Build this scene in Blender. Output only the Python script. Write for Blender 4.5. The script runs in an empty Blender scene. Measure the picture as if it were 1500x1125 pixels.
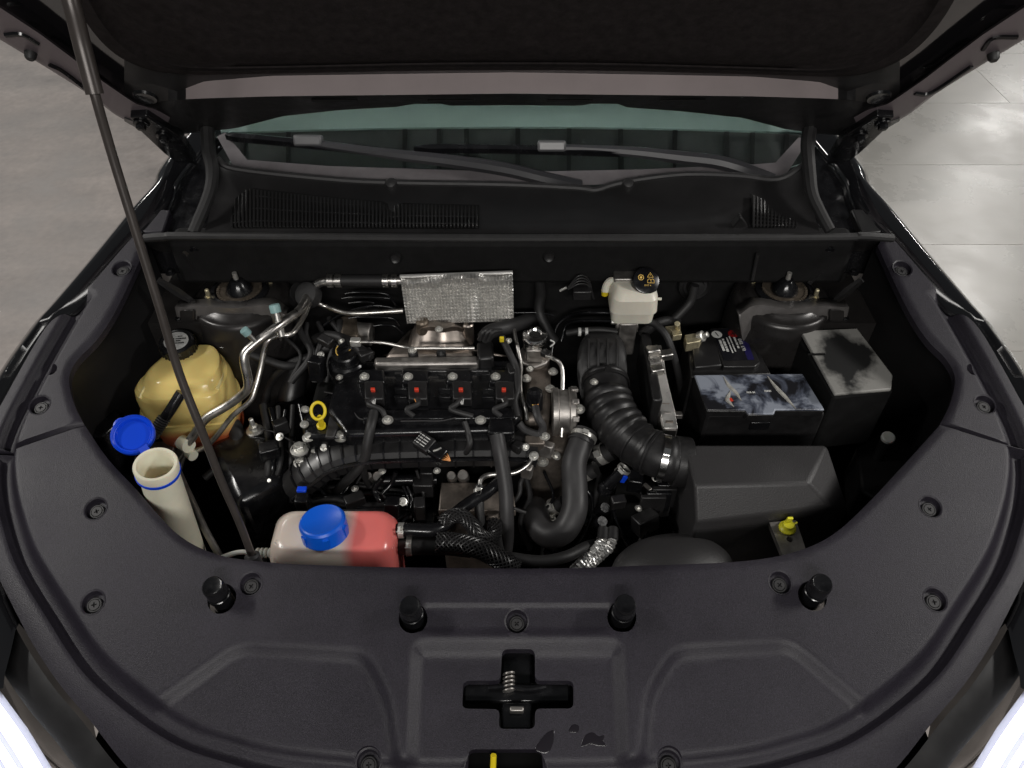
import bpy, bmesh, math, random
import numpy as np
from mathutils import Vector as V, Matrix
from mathutils.geometry import delaunay_2d_cdt
R = math.radians
random.seed(7)
sc = bpy.context.scene
col = sc.collection

# ------------------------------------------------------------------ camera
CAMZ, TH, FPX = 1.2, R(45), 1127.0
CS, SN = math.cos(TH), math.sin(TH)
cd = bpy.data.cameras.new('camera'); cam = bpy.data.objects.new('camera', cd); col.objects.link(cam)
cam.location = (0, 0, CAMZ); cam.rotation_euler = (R(90) - TH, 0, 0)
cd.sensor_width = 36; cd.lens = FPX / 1500 * 36; cd.clip_start = .02; cd.clip_end = 200
sc.camera = cam

# ------------------------------------------------------------------ light (hall lamps, no daylight)
w = bpy.data.worlds.new('World'); sc.world = w; w.use_nodes = True
bg = w.node_tree.nodes['Background']; bg.inputs[0].default_value = (.92, .97, 1, 1); bg.inputs[1].default_value = .065
def area(name, loc, target, sx, sy, power, colr=(1, .97, .93)):
    l = bpy.data.lights.new(name, 'AREA'); l.shape = 'RECTANGLE'; l.size = sx; l.size_y = sy; l.energy = power; l.color = colr
    o = bpy.data.objects.new(name, l); col.objects.link(o); o.location = loc
    o.rotation_euler = (V(target) - V(loc)).to_track_quat('-Z', 'Y').to_euler()
    return o
area('ceiling_lamp', (-3.4, 1.2, 2.9), (-.2, .9, 0), 1.2, .3, 66)
area('ceiling_lamp', (3.4, .9, 2.4), (.2, .9, 0), 1.0, .3, 66)
area('ceiling_lamp', (.2, -3.0, 2.9), (0, 1.0, .2), 2.6, .4, 110)
for i, (x, y) in enumerate([(7, 10), (10.5, 15.5), (13.5, 12), (5, 16), (-8, 12), (-6, 7)]):
    area('ceiling_lamp', (x, y, 5), (x, y, 0), 1.6, .5, 240 if x > 0 else 150)
vs = sc.view_settings; vs.view_transform = 'Standard'; vs.look = 'None'; vs.exposure = 0; vs.gamma = 1
sc.cycles.use_denoising = True
sc.cycles.max_bounces = 8; sc.cycles.transparent_max_bounces = 12

# ------------------------------------------------------------------ materials
def M(name, base, rough=.5, metal=0., var=0., vscale=20., bump=0., bscale=300., coat=0., spec=.5, rvar=0., bdist=.001, **kw):
    m = bpy.data.materials.new(name); m.use_nodes = True
    nt = m.node_tree; b = nt.nodes['Principled BSDF']; L = nt.links
    b.inputs['Base Color'].default_value = (*base, 1); b.inputs['Roughness'].default_value = rough
    b.inputs['Metallic'].default_value = metal; b.inputs['Coat Weight'].default_value = coat
    b.inputs['Specular IOR Level'].default_value = spec
    for k, v in kw.items(): b.inputs[k.replace('_', ' ')].default_value = v
    tc = nt.nodes.new('ShaderNodeTexCoord')
    if var or rvar:
        n = nt.nodes.new('ShaderNodeTexNoise'); n.inputs['Scale'].default_value = vscale; n.inputs['Detail'].default_value = 6
        n.inputs['Roughness'].default_value = .65
        L.new(tc.outputs['Object'], n.inputs['Vector'])
        if var:
            r = nt.nodes.new('ShaderNodeValToRGB'); r.color_ramp.elements[0].position = .3; r.color_ramp.elements[1].position = .7
            r.color_ramp.elements[0].color = (*[c * (1 - var) for c in base], 1)
            r.color_ramp.elements[1].color = (*[min(1, c * (1 + var)) for c in base], 1)
            L.new(n.outputs['Fac'], r.inputs['Fac']); L.new(r.outputs['Color'], b.inputs['Base Color'])
        if rvar:
            q = nt.nodes.new('ShaderNodeMapRange'); q.inputs['From Min'].default_value = .3; q.inputs['From Max'].default_value = .7
            q.inputs['To Min'].default_value = max(.02, rough - rvar); q.inputs['To Max'].default_value = min(1, rough + rvar)
            L.new(n.outputs['Fac'], q.inputs['Value']); L.new(q.outputs['Result'], b.inputs['Roughness'])
    if bump:
        n2 = nt.nodes.new('ShaderNodeTexNoise'); n2.inputs['Scale'].default_value = bscale; n2.inputs['Detail'].default_value = 3
        L.new(tc.outputs['Object'], n2.inputs['Vector'])
        bp = nt.nodes.new('ShaderNodeBump'); bp.inputs['Strength'].default_value = bump; bp.inputs['Distance'].default_value = bdist
        L.new(n2.outputs['Fac'], bp.inputs['Height']); L.new(bp.outputs['Normal'], b.inputs['Normal'])
    return m
m_cover = M('grained_plastic', (.0172, .0148, .0212), .46, var=.2, vscale=6, bump=.5, bscale=700, spec=.4, rvar=.06)
def grain(m, scale, lo, hi, stretch=None):           # a second, finer mottling multiplied onto the colour
    nt = m.node_tree; L = nt.links; b = nt.nodes['Principled BSDF']; src = b.inputs['Base Color'].links[0].from_socket
    tc = nt.nodes.new('ShaderNodeTexCoord'); n = nt.nodes.new('ShaderNodeTexNoise'); n.inputs['Scale'].default_value = scale; n.inputs['Detail'].default_value = 4
    if stretch:
        mp = nt.nodes.new('ShaderNodeMapping'); mp.inputs['Scale'].default_value = stretch; mp.inputs['Rotation'].default_value = (0, 0, R(-20)); L.new(tc.outputs['Object'], mp.inputs['Vector']); L.new(mp.outputs[0], n.inputs['Vector'])
    else: L.new(tc.outputs['Object'], n.inputs['Vector'])
    q = nt.nodes.new('ShaderNodeMapRange'); q.inputs['From Min'].default_value = .32; q.inputs['From Max'].default_value = .68; q.inputs['To Min'].default_value = lo; q.inputs['To Max'].default_value = hi
    L.new(n.outputs['Fac'], q.inputs['Value'])
    mx_ = nt.nodes.new('ShaderNodeVectorMath'); mx_.operation = 'SCALE'; L.new(src, mx_.inputs[0]); L.new(q.outputs['Result'], mx_.inputs['Scale']); L.new(mx_.outputs[0], b.inputs['Base Color'])
grain(m_cover, 520, .55, 1.5)
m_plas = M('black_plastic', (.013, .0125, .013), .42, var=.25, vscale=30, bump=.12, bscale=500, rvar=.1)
m_gloss = M('gloss_black_plastic', (.007, .007, .008), .22, var=.3, vscale=40, rvar=.12)
m_paint = M('gloss_black_paint', (.006, .006, .007), .12, coat=1, Coat_Roughness=.04)
m_satin = M('satin_black', (.016, .0155, .016), .32, var=.15, vscale=10, rvar=.06)
m_inner = M('inner_paint_lit', (.50, .43, .43), .40, metal=.3, var=.08, vscale=6, coat=.2)  # bonnet inner paint, lightened: the band's light is put into the colour
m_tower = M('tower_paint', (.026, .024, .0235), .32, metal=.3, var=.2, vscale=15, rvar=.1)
m_rub = M('rubber', (.017, .0165, .017), .55, var=.25, vscale=35, bump=.15, bscale=200)
m_rubg = M('rubber_gray', (.028, .027, .028), .5, var=.2, vscale=25, rvar=.08)
m_felt = M('felt', (.024, .0205, .0205), .95, var=.3, vscale=60, bump=.5, bscale=700, spec=.1)
m_alu = M('aluminium', (.62, .6, .57), .34, metal=1, var=.14, vscale=50, rvar=.1)
m_alud = M('dull_aluminium', (.36, .34, .32), .45, metal=.9, var=.3, vscale=40, rvar=.12, bump=.2, bscale=400)
m_cast = M('cast_metal', (.22, .19, .165), .5, metal=.75, var=.4, vscale=35, bump=.35, bscale=350)
m_sheet = M('heat_sheet', (.42, .37, .33), .42, metal=1, var=.35, vscale=22, rvar=.1)
m_zinc = M('zinc', (.72, .71, .67), .38, metal=.8, var=.15, vscale=150)
m_zincy = M('yellow_zinc', (.55, .49, .33), .42, metal=.75, var=.3, vscale=120)
m_black = M('sooty_black', (.006, .006, .006), .7, spec=.2)
m_chrome = M('polished_steel', (.8, .79, .77), .2, metal=1)
m_white = M('white_plastic', (.7, .69, .64), .42, var=.05, Subsurface_Weight=.1)
m_cream = M('cream_plastic', (.74, .70, .56), .38, var=.06, vscale=20, Subsurface_Weight=.12)
m_milk = M('brake_tank_plastic', (.72, .68, .58), .36, var=.06, Subsurface_Weight=.1)
m_blue = M('blue_plastic', (.003, .055, .62), .3, bump=.05)
m_blue2 = M('bright_blue_plastic', (.004, .10, .62), .33, bump=.05)
m_yel = M('yellow_plastic', (.78, .60, .02), .4)
m_yel2 = M('lemon_plastic', (.85, .80, .04), .4)
m_red = M('red_plastic', (.6, .045, .02), .4)
m_mint = M('mint_plastic', (.26, .42, .42), .45)
m_orange = M('orange_wire', (.75, .32, .1), .45)
m_print = M('white_print', (.62, .62, .6), .5)
m_yprint = M('yellow_print', (.8, .52, .12), .5)
m_gprint = M('gray_print', (.36, .36, .35), .5, var=.35, vscale=260)
m_rust = M('rusty_steel', (.2, .165, .13), .5, metal=.8, var=.4, vscale=60)
m_glow = bpy.data.materials.new('headlight_glow'); m_glow.use_nodes = True
_b = m_glow.node_tree.nodes['Principled BSDF']; _b.inputs['Emission Color'].default_value = (.93, .95, 1, 1); _b.inputs['Emission Strength'].default_value = 1.7
m_lens = M('clear_lens', (.9, .92, 1), .05, Transmission_Weight=.9, IOR=1.3)
m_chromeh = M('headlight_bowl', (.42, .42, .48), .3, metal=1)
m_water = M('water_film', (.0125, .0105, .014), .24, spec=.5)
m_face = M('tower_paint_lit', (.17, .16, .155), .36, metal=.5, var=.25, vscale=18, rvar=.1)  # lighter copy of the tower paint: light on the front put into colour
m_flange = M('inner_paint_dim', (.17, .142, .155), .4, metal=.3, var=.1, vscale=6)  # darker copy of the bonnet inner paint, weaker light put into its colour
m_rod = M('rod_paint', (.055, .047, .043), .34, metal=.3, var=.2, vscale=30)
m_coolt = M('yellowed_plastic', (.82, .68, .32), .2, Subsurface_Weight=.1)
m_leaf = M('dry_leaf', (.42, .27, .12), .6, var=.3, vscale=200)

def tank_mat(name, top, bottom, level, soft, axis='Z', rough=.33):
    m = M(name, top, rough, Subsurface_Weight=.15)
    nt = m.node_tree; L = nt.links; b = nt.nodes['Principled BSDF']
    tc = nt.nodes.new('ShaderNodeTexCoord'); sp = nt.nodes.new('ShaderNodeSeparateXYZ'); L.new(tc.outputs['Object'], sp.inputs[0])
    mr = nt.nodes.new('ShaderNodeMapRange'); mr.inputs['From Min'].default_value = level - soft; mr.inputs['From Max'].default_value = level + soft
    n = nt.nodes.new('ShaderNodeTexNoise'); n.inputs['Scale'].default_value = 14; L.new(tc.outputs['Object'], n.inputs['Vector'])
    ad = nt.nodes.new('ShaderNodeMath'); ad.operation = 'MULTIPLY_ADD'; ad.inputs[1].default_value = soft * 1.2
    L.new(n.outputs['Fac'], ad.inputs[0]); L.new(sp.outputs[axis], ad.inputs[2]); L.new(ad.outputs[0], mr.inputs['Value'])
    mx = nt.nodes.new('ShaderNodeMix'); mx.data_type = 'RGBA'; mx.inputs['A'].default_value = (*bottom, 1); mx.inputs['B'].default_value = (*top, 1)
    L.new(mr.outputs['Result'], mx.inputs['Factor']); L.new(mx.outputs['Result'], b.inputs['Base Color'])
    return m
m_cool = tank_mat('yellowed_tank', (.78, .60, .21), (.58, .13, .05), .062, .014, rough=.2)
m_wash = tank_mat('white_pink_tank', (.72, .17, .155), (.64, .55, .48), .040, .013, 'X', .22)

# ------------------------------------------------------------------ pixel -> place
def ray(px, py):
    u = (px - 750) / FPX; v = (562.5 - py) / FPX
    return V((u, CS + v * SN, -SN + v * CS))
def PZ(px, py, z):
    d = ray(px, py); return V((0, 0, CAMZ)) + d * ((z - CAMZ) / d.z)
def PY(px, py, y):
    d = ray(px, py); return V((0, 0, CAMZ)) + d * (y / d.y)
SL, SY0 = .3, .378                       # the slope of the bonnet line
def PS(px, py, off=0):
    d = ray(px, py); t = (SL * (-SY0) + off - CAMZ) / (d.z - SL * d.y)
    return V((0, 0, CAMZ)) + d * t
SNRM = V((0, -SL, 1)).normalized()
def pl(pts, n):                          # resample a polyline
    pts = [V(p) for p in pts]; L = [0]
    for a, b in zip(pts, pts[1:]): L.append(L[-1] + (b - a).length)
    out = []; k = 0
    for i in range(n):
        s = L[-1] * i / (n - 1)
        while k < len(L) - 2 and L[k + 1] < s: k += 1
        f = (s - L[k]) / max(1e-9, L[k + 1] - L[k]); out.append(pts[k].lerp(pts[k + 1], f))
    return out
def spline(pts, res=8):
    pts = [V(p) for p in pts]
    if len(pts) < 3: return pts
    e = [pts[0] * 2 - pts[1]] + pts + [pts[-1] * 2 - pts[-2]]; out = []
    for i in range(1, len(e) - 2):
        p0, p1, p2, p3 = e[i - 1:i + 3]
        for k in range(res):
            t = k / res
            out.append(.5 * ((2 * p1) + (p2 - p0) * t + (2 * p0 - 5 * p1 + 4 * p2 - p3) * t * t + (3 * p1 - p0 - 3 * p2 + p3) * t ** 3))
    out.append(pts[-1]); return out

# ------------------------------------------------------------------ objects
WL = {}
def thing(name, label, cat, loc=(0, 0, 0), group=None):
    o = bpy.data.objects.new(name, None); col.objects.link(o); o.location = loc; o.empty_display_size = .05
    WL[o.name] = V(loc); return tag(o, label, cat, group)
def tag(o, label=None, cat=None, group=None, kind=None):
    if label: o['label'] = label
    if cat: o['category'] = cat
    if group: o['group'] = group
    if kind: o['kind'] = kind
    return o
def mk(name, bm, mat, parent=None, ang=35, bevel=0, seg=2, flat=False, sub=0):
    bmesh.ops.recalc_face_normals(bm, faces=bm.faces)
    me = bpy.data.meshes.new(name); xs = [v.co for v in bm.verts]
    lo = V([min(c[i] for c in xs) for i in range(3)]); hi = V([max(c[i] for c in xs) for i in range(3)])
    c = V(((lo.x + hi.x) / 2, (lo.y + hi.y) / 2, lo.z))
    bmesh.ops.translate(bm, verts=bm.verts, vec=-c)
    bm.to_mesh(me); bm.free()
    if not flat:
        me.shade_smooth()
        if ang: me.set_sharp_from_angle(angle=R(ang))
    me.materials.append(mat)
    o = bpy.data.objects.new(name, me); col.objects.link(o)
    WL[o.name] = c
    if parent: o.parent = parent; o.location = c - WL[parent.name]
    else: o.location = c
    if bevel:
        b = o.modifiers.new('b', 'BEVEL'); b.width = bevel; b.segments = seg; b.limit_method = 'ANGLE'; b.angle_limit = R(30); b.harden_normals = False
    if sub:
        s = o.modifiers.new('s', 'SUBSURF'); s.levels = s.render_levels = sub
    return o
def inst(name, src, loc, parent=None, rot=None, scale=1):
    o = bpy.data.objects.new(name, src.data if hasattr(src, 'data') else src); col.objects.link(o)
    WL[o.name] = V(loc); o.location = V(loc) - (WL[parent.name] if parent else V())
    if rot is not None: o.rotation_mode = 'QUATERNION'; o.rotation_quaternion = rot
    o.scale = (scale,) * 3
    if parent: o.parent = parent
    return o
B = bmesh.new
def basis(ax):
    ax = V(ax).normalized(); t = V((0, 0, 1)) if abs(ax.z) < .9 else V((1, 0, 0))
    x = t.cross(ax).normalized(); return x, ax.cross(x), ax
def ringloft(bm, rings, c0=True, c1=True, closed=True):
    vs_ = [[bm.verts.new(p) for p in r] for r in rings]; n = len(rings[0])
    for a, b in zip(vs_, vs_[1:]):
        for i in range(n if closed else n - 1):
            j = (i + 1) % n; bm.faces.new((a[i], a[j], b[j], b[i]))
    if closed and c0: bm.faces.new(vs_[0][::-1])
    if closed and c1: bm.faces.new(vs_[-1])
    return bm
def lathe(bm, prof, o, ax=(0, 0, 1), n=28, c0=True, c1=True):
    x, y, a = basis(ax); o = V(o)
    return ringloft(bm, [[o + a * h + (x * math.cos(2 * math.pi * i / n) + y * math.sin(2 * math.pi * i / n)) * max(r, 1e-5) for i in range(n)] for r, h in prof], c0, c1)
def cyl(bm, p0, p1, r0, r1=None, n=20):
    p0, p1 = V(p0), V(p1); return lathe(bm, [(r0, 0), (r0 if r1 is None else r1, (p1 - p0).length)], p0, p1 - p0, n)
def tube(bm, pts, r, n=12, res=8, smooth=True, squash=None):
    P = spline(pts, res) if smooth else [V(p) for p in pts]; k = len(P)
    T = [(P[min(i + 1, k - 1)] - P[max(i - 1, 0)]).normalized() for i in range(k)]
    x, y, _ = basis(T[0]); rings = []
    for i in range(k):
        if i:
            x = (x - T[i] * x.dot(T[i])).normalized(); y = T[i].cross(x)
        f = i / (k - 1); rr = r(f) if callable(r) else r
        rings.append([P[i] + (x * math.cos(2 * math.pi * j / n) + y * math.sin(2 * math.pi * j / n)) * rr for j in range(n)])
    return ringloft(bm, rings)
def box(bm, c, s, rot=None):
    m = Matrix.Translation(V(c)) @ (rot.to_4x4() if rot is not None else Matrix()) @ Matrix.Diagonal((*s, 1))
    bmesh.ops.create_cube(bm, size=1, matrix=m); return bm
def prism(bm, pts, vec):
    pts = [V(p) for p in pts]; vec = V(vec)
    return ringloft(bm, [pts, [p + vec for p in pts]])
def taper(bm, pts, vec, k):              # extruded, the far end scaled about its centre
    pts = [V(p) for p in pts]; vec = V(vec); c = sum(pts, V()) / len(pts)
    return ringloft(bm, [pts, [c + (p - c) * k + vec for p in pts]])
def ppx(bm, px, z, h):                   # a block whose top outline is seen at these pixels at height z
    zz = z if isinstance(z, (list, tuple)) else [z] * len(px)
    return prism(bm, [PZ(p[0], p[1], q) for p, q in zip(px, zz)], (0, 0, -h))
def rrect(wx, wy, r, n=5):
    o = []
    for cx, cy, a0 in ((1, 1, 0), (-1, 1, 90), (-1, -1, 180), (1, -1, 270)):
        for i in range(n + 1):
            a = R(a0 + 90 * i / n); o.append((cx * (wx / 2 - r) + r * math.cos(a), cy * (wy / 2 - r) + r * math.sin(a)))
    return o
def rot2(p, a): return (p[0] * math.cos(a) - p[1] * math.sin(a), p[0] * math.sin(a) + p[1] * math.cos(a))
def bolt_mesh(name, mat, r=.006, h=.008, washer=1.6):
    bm = B(); lathe(bm, [(r * washer, 0), (r * washer, .0018), (r * 1.05, .0026)], (0, 0, 0))
    lathe(bm, [(r, .0022), (r, h - .001), (r * .85, h)], (0, 0, 0), n=6)
    lathe(bm, [(r * .55, h - .0005), (r * .5, h + .0006)], (0, 0, 0), n=16)
    me = bpy.data.meshes.new(name); bmesh.ops.recalc_face_normals(bm, faces=bm.faces); bm.to_mesh(me); bm.free()
    me.shade_smooth(); me.set_sharp_from_angle(angle=R(30)); me.materials.append(mat); return me
b_zinc = bolt_mesh('bolt', m_zinc); b_black = bolt_mesh('bolt', m_gloss); b_yz = bolt_mesh('bolt', m_zincy, .006, .02, 1.5)
def bolts(lst, src, parent, z, scale=1, ax=None):
    for p in lst:
        q = PZ(p[0], p[1], p[2] if len(p) > 2 else z)
        inst('bolt', src, q, parent, rot=V((0, 0, 1)).rotation_difference(V(ax)) if ax else None, scale=scale)
def text_mesh(name, s, size, o, xdir, ydir, mat, parent, spacing=1, align='LEFT'):
    cu = bpy.data.curves.new(name, 'FONT'); cu.body = s; cu.size = size; cu.align_x = align; cu.extrude = .0002; cu.space_line = spacing; cu.resolution_u = 2
    t = bpy.data.objects.new('tmp', cu); col.objects.link(t)
    dg = bpy.context.evaluated_depsgraph_get(); me = bpy.data.meshes.new_from_object(t.evaluated_get(dg)); bpy.data.objects.remove(t)
    me.name = name; me.materials.clear(); me.materials.append(mat)
    x = V(xdir).normalized(); z = x.cross(V(ydir)).normalized(); y = z.cross(x)
    me.transform(Matrix((x, y, z)).transposed().to_4x4())
    ob = bpy.data.objects.new(name, me); col.objects.link(ob); WL[ob.name] = V(o); ob.location = V(o) - WL[parent.name]; ob.parent = parent
    return ob

# signed distance tools in plan (X, Y)
def seg_dist(P, line, closed=False):
    A = np.array(line); Bq = np.roll(A, -1, 0) if closed else A[1:]; A = A if closed else A[:-1]
    best = np.full(len(P), 1e9); sg = np.zeros(len(P))
    for a, b in zip(A, Bq):
        ab = b - a; t = np.clip(((P - a) @ ab) / (ab @ ab + 1e-12), 0, 1); q = a + t[:, None] * ab; d = np.hypot(*(P - q).T)
        s = np.sign(ab[0] * (P[:, 1] - a[1]) - ab[1] * (P[:, 0] - a[0])); k = d < best
        best[k] = d[k]; sg[k] = s[k]
    return best, sg
def inside(P, poly):
    A = np.array(poly); r = np.zeros(len(P), bool); j = len(A) - 1
    for i in range(len(A)):
        xi, yi = A[i]; xj, yj = A[j]
        c = ((yi > P[:, 1]) != (yj > P[:, 1])) & (P[:, 0] < (xj - xi) * (P[:, 1] - yi) / (yj - yi + 1e-15) + xi); r ^= c; j = i
    return r
def sst(x): x = np.clip(x, 0, 1); return x * x * (3 - 2 * x)
def sheet(name, outer, holes, hfun, mat, parent=None, step=.006, skirt=.014, guides=()):
    """a moulded sheet: outline and holes are exact edges, height from hfun, edges turned down by a skirt"""
    A = np.array(outer); x0, y0 = A.min(0); x1, y1 = A.max(0)
    g = np.array([(x + (j % 2) * step / 2, y) for j, y in enumerate(np.arange(y0, y1, step)) for x in np.arange(x0, x1, step)])
    g = g[inside(g, outer)]
    loops = [outer] + holes; extra = []
    for line, hw, m in guides:
        Q = np.array([tuple(p) for p in pl([(a[0], a[1], 0) for a in line], max(8, int(sum(math.dist(a, b) for a, b in zip(line, line[1:])) / .006)))])[:, :2]
        T = np.gradient(Q, axis=0); T /= np.linalg.norm(T, axis=1)[:, None] + 1e-12; Nn = np.stack([-T[:, 1], T[:, 0]], 1)
        d, _ = seg_dist(g, line); g = g[d > hw + .002]
        for e in extra: pass
        new = np.concatenate([Q + Nn * o for o in np.linspace(-hw, hw, m)])
        d, _ = seg_dist(new, line); new = new[np.abs(d) > -1]
        if extra:
            for l2, h2, _m in guides[:len(extra)]:
                dd, _ = seg_dist(new, l2); new = new[dd > h2 + .002]
        extra.append(new)
    if extra:
        ex = np.concatenate(extra); g = np.concatenate([g, ex[inside(ex, outer)]])
    for lp in loops:
        d, _ = seg_dist(g, lp, True); g = g[d > step * .35]
    for h in holes: g = g[~inside(g, h)]
    vts = []; eds = []
    for lp in loops:
        s = len(vts); vts += [V(p) for p in lp]; eds += [(s + i, s + (i + 1) % len(lp)) for i in range(len(lp))]
    vts += [V(p) for p in g]
    ov, oe, of, *_ = delaunay_2d_cdt(vts, eds, [], 0, 1e-7)
    ov = np.array([tuple(v) for v in ov]); cen = np.array([ov[list(f)].mean(0) for f in of])
    ok = inside(cen, outer)
    for h in holes: ok &= ~inside(cen, h)
    z = hfun(ov)
    bm = B(); bv = [bm.verts.new((p[0], p[1], q)) for p, q in zip(ov, z)]
    for f, k in zip(of, ok):
        if k: bm.faces.new([bv[i] for i in f])
    bmesh.ops.delete(bm, geom=[v for v in bm.verts if not v.link_faces], context='VERTS')
    be = [e for e in bm.edges if len(e.link_faces) == 1]
    r = bmesh.ops.extrude_edge_only(bm, edges=be); nv = [v for v in r['geom'] if isinstance(v, bmesh.types.BMVert)]
    for v in nv: v.co.z -= skirt
    return bm

# ================================================================== setting
FZ = -.95
m_conc = M('concrete', (.30, .266, .246), .5, var=.36, vscale=3.1, bump=.4, bscale=14, rvar=.14)
m_conc2 = M('polished_concrete', (.36, .345, .315), .3, var=.16, vscale=1.6, bump=.10, bscale=14, rvar=.1, bdist=.002)
grain(m_conc, 1.9, .9, 1.1, (1, 2.6, 1)); grain(m_conc, 30, .93, 1.07); grain(m_conc2, 2.2, .93, 1.07, (1, 2, 1))
bm = B(); bmesh.ops.create_grid(bm, x_segments=1, y_segments=1, size=40, matrix=Matrix.Translation((0, 20, FZ)))
floor = tag(mk('floor', bm, m_conc), 'gray concrete floor of the hall', kind='structure')
bm = B(); box(bm, (0, 0, 0), (2.197, .757, .02)); slab0 = None
for j, yy in enumerate([1.58, 2.34, 3.1, 3.86, 4.62, 5.38, 6.14, 6.9, 7.66, 8.42]):
    for i in range(4):
        p = (2.0 + 2.2 * i + (.5 if j % 2 else 0), yy + .38, FZ - .0185)
        if slab0 is None:
            slab0 = mk('slab', bm, m_conc2, floor); slab0.location = V(p) - WL['floor']; WL['slab'] = V(p)
        else: inst('slab', slab0, p, floor)

# ================================================================== the car
car = thing('car', 'black car with its bonnet propped open over the engine bay', 'car', (0, 1.2, FZ))
mx = lambda pts: [(1500 - p[0], *p[1:]) for p in reversed(pts)]
mxs = lambda pts: [(1500 - p[0], *p[1:]) for p in pts]
xy = lambda px, off=0: [tuple(PS(x, y, off).xy) for x, y in px]
def roundpoly(pts, r, n=5):
    pts = [V(p) for p in pts]; out = []; k = len(pts)
    for i in range(k):
        a, b, c = pts[i - 1], pts[i], pts[(i + 1) % k]; u = (a - b).normalized(); v = (c - b).normalized()
        rr = min(r, (a - b).length * .45, (c - b).length * .45)
        p0, p1 = b + u * rr, b + v * rr
        for t in range(n + 1):
            f = t / n; out.append(tuple((p0.lerp(b, f)).lerp(b.lerp(p1, f), f)))
    return out
def smooth2(pts, res=6): return [tuple(p.xy) for p in spline([V((x, y, 0)) for x, y in pts], res)]

inner_l = [(213, 357), (171, 446), (142, 492), (114, 521), (101, 543), (100, 563), (108, 592), (121, 618)]
inner_f = [(123, 621), (157, 670), (199, 715), (231, 752), (258, 779), (290, 799), (331, 813), (385, 820), (440, 824), (580, 828), (750, 830), (850, 829), (930, 826), (1020, 823)] 
inner_fr = [(1080, 820), (1140, 812), (1190, 797), (1230, 774), (1275, 732), (1320, 684), (1379, 619)]
outer_l = [(-25, 655), (-12, 610), (0, 588), (64, 478), (104, 450), (120, 433), (188, 354), (203, 342)]
outer_f = [(-25, 662), (-36, 720), (-30, 790), (0, 853), (43, 937), (85, 1000), (127, 1050), (187, 1125), (260, 1185), (500, 1230), (1000, 1230), (1240, 1185), (1313, 1125), (1373, 1050), (1415, 1000), (1457, 937), (1500, 853), (1530, 790), (1536, 720), (1525, 662)]
groove_half = [(118, 436), (75, 510), (40, 575), (18, 620), (6, 660), (5, 700), (14, 750), (37, 817), (83, 893), (133, 967), (200, 1027), (267, 1070), (333, 1093), (400, 1110), (500, 1122), (620, 1131)]
groove = xy(smooth2(groove_half + mx(groove_half)))
rec_c = xy(roundpoly([(600, 934), (916, 934), (930, 1240), (586, 1240)], 28))
rec_l = xy(roundpoly([(205, 1040), (348, 938), (540, 950), (575, 1020), (606, 1240), (330, 1240)], 26))
rec_r = xy(roundpoly([(1285, 1040), (1160, 935), (985, 945), (945, 1010), (918, 1240), (1180, 1240)], 26))
ledge = xy(roundpoly([(612, 884), (916, 884), (930, 926), (600, 926)], 8))
def cover_h(P):
    z = SL * (P[:, 1] - SY0)
    d, s = seg_dist(P, groove); dd = -s * d
    z = z - .021 * np.exp(-(d / .0145) ** 4) - .005 * sst((dd + .012) / .024) - .02 * sst((dd - .03) / .08)
    for poly, dep, wd in ((rec_c, .015, .022), (rec_l, .013, .016), (rec_r, .013, .016), (ledge, .004, .004)):
        dp, _ = seg_dist(P, poly, True); i = inside(P, poly); u_ = np.where(i, dp, 0) / wd; z = z - dep * (.3 * sst(u_) + .7 * np.clip(u_, 0, 1)) * sst((np.where(dd < 0, -dd, 0)) / .02)
    d1, _ = seg_dist(P, INNER); z = z - .006 * (1 - sst(d1 / .012)) ** 2
    return z
INNER = xy(smooth2(inner_l + inner_f + inner_fr + mx(inner_l)))
def circ(px, py, r, n=22):
    c = PS(px, py); return [(c.x + r * math.cos(2 * math.pi * i / n), c.y + r * math.sin(2 * math.pi * i / n)) for i in range(n)]
fast_f = [(140, 745), (136, 882), (367, 855), (537, 1110), (757, 908), (1363, 742), (1370, 878), (1143, 853), (983, 1110)]
fast_l = [(178, 393), (58, 593)]; fast_r = [(1322, 393), (1443, 592)]
stops = [(325, 877), (605, 905), (911, 903), (1190, 873)]
FR = .0175
def cups(bm, lst):
    for px, py in lst:
        c = PS(px, py); c.z = float(cover_h(np.array([c.xy]))[0])
        x, y, a = basis(SNRM); n = 22; rings = []
        for r, h in ((FR + .0025, .0005), (FR, -.0008), (FR * .97, -.0105), (.004, -.011)):
            rings.append([c + V((math.cos(2 * math.pi * i / n) * r, math.sin(2 * math.pi * i / n) * r, math.sin(2 * math.pi * i / n) * r * SL + h)) for i in range(n)])
        ringloft(bm, rings, False, True)
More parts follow.
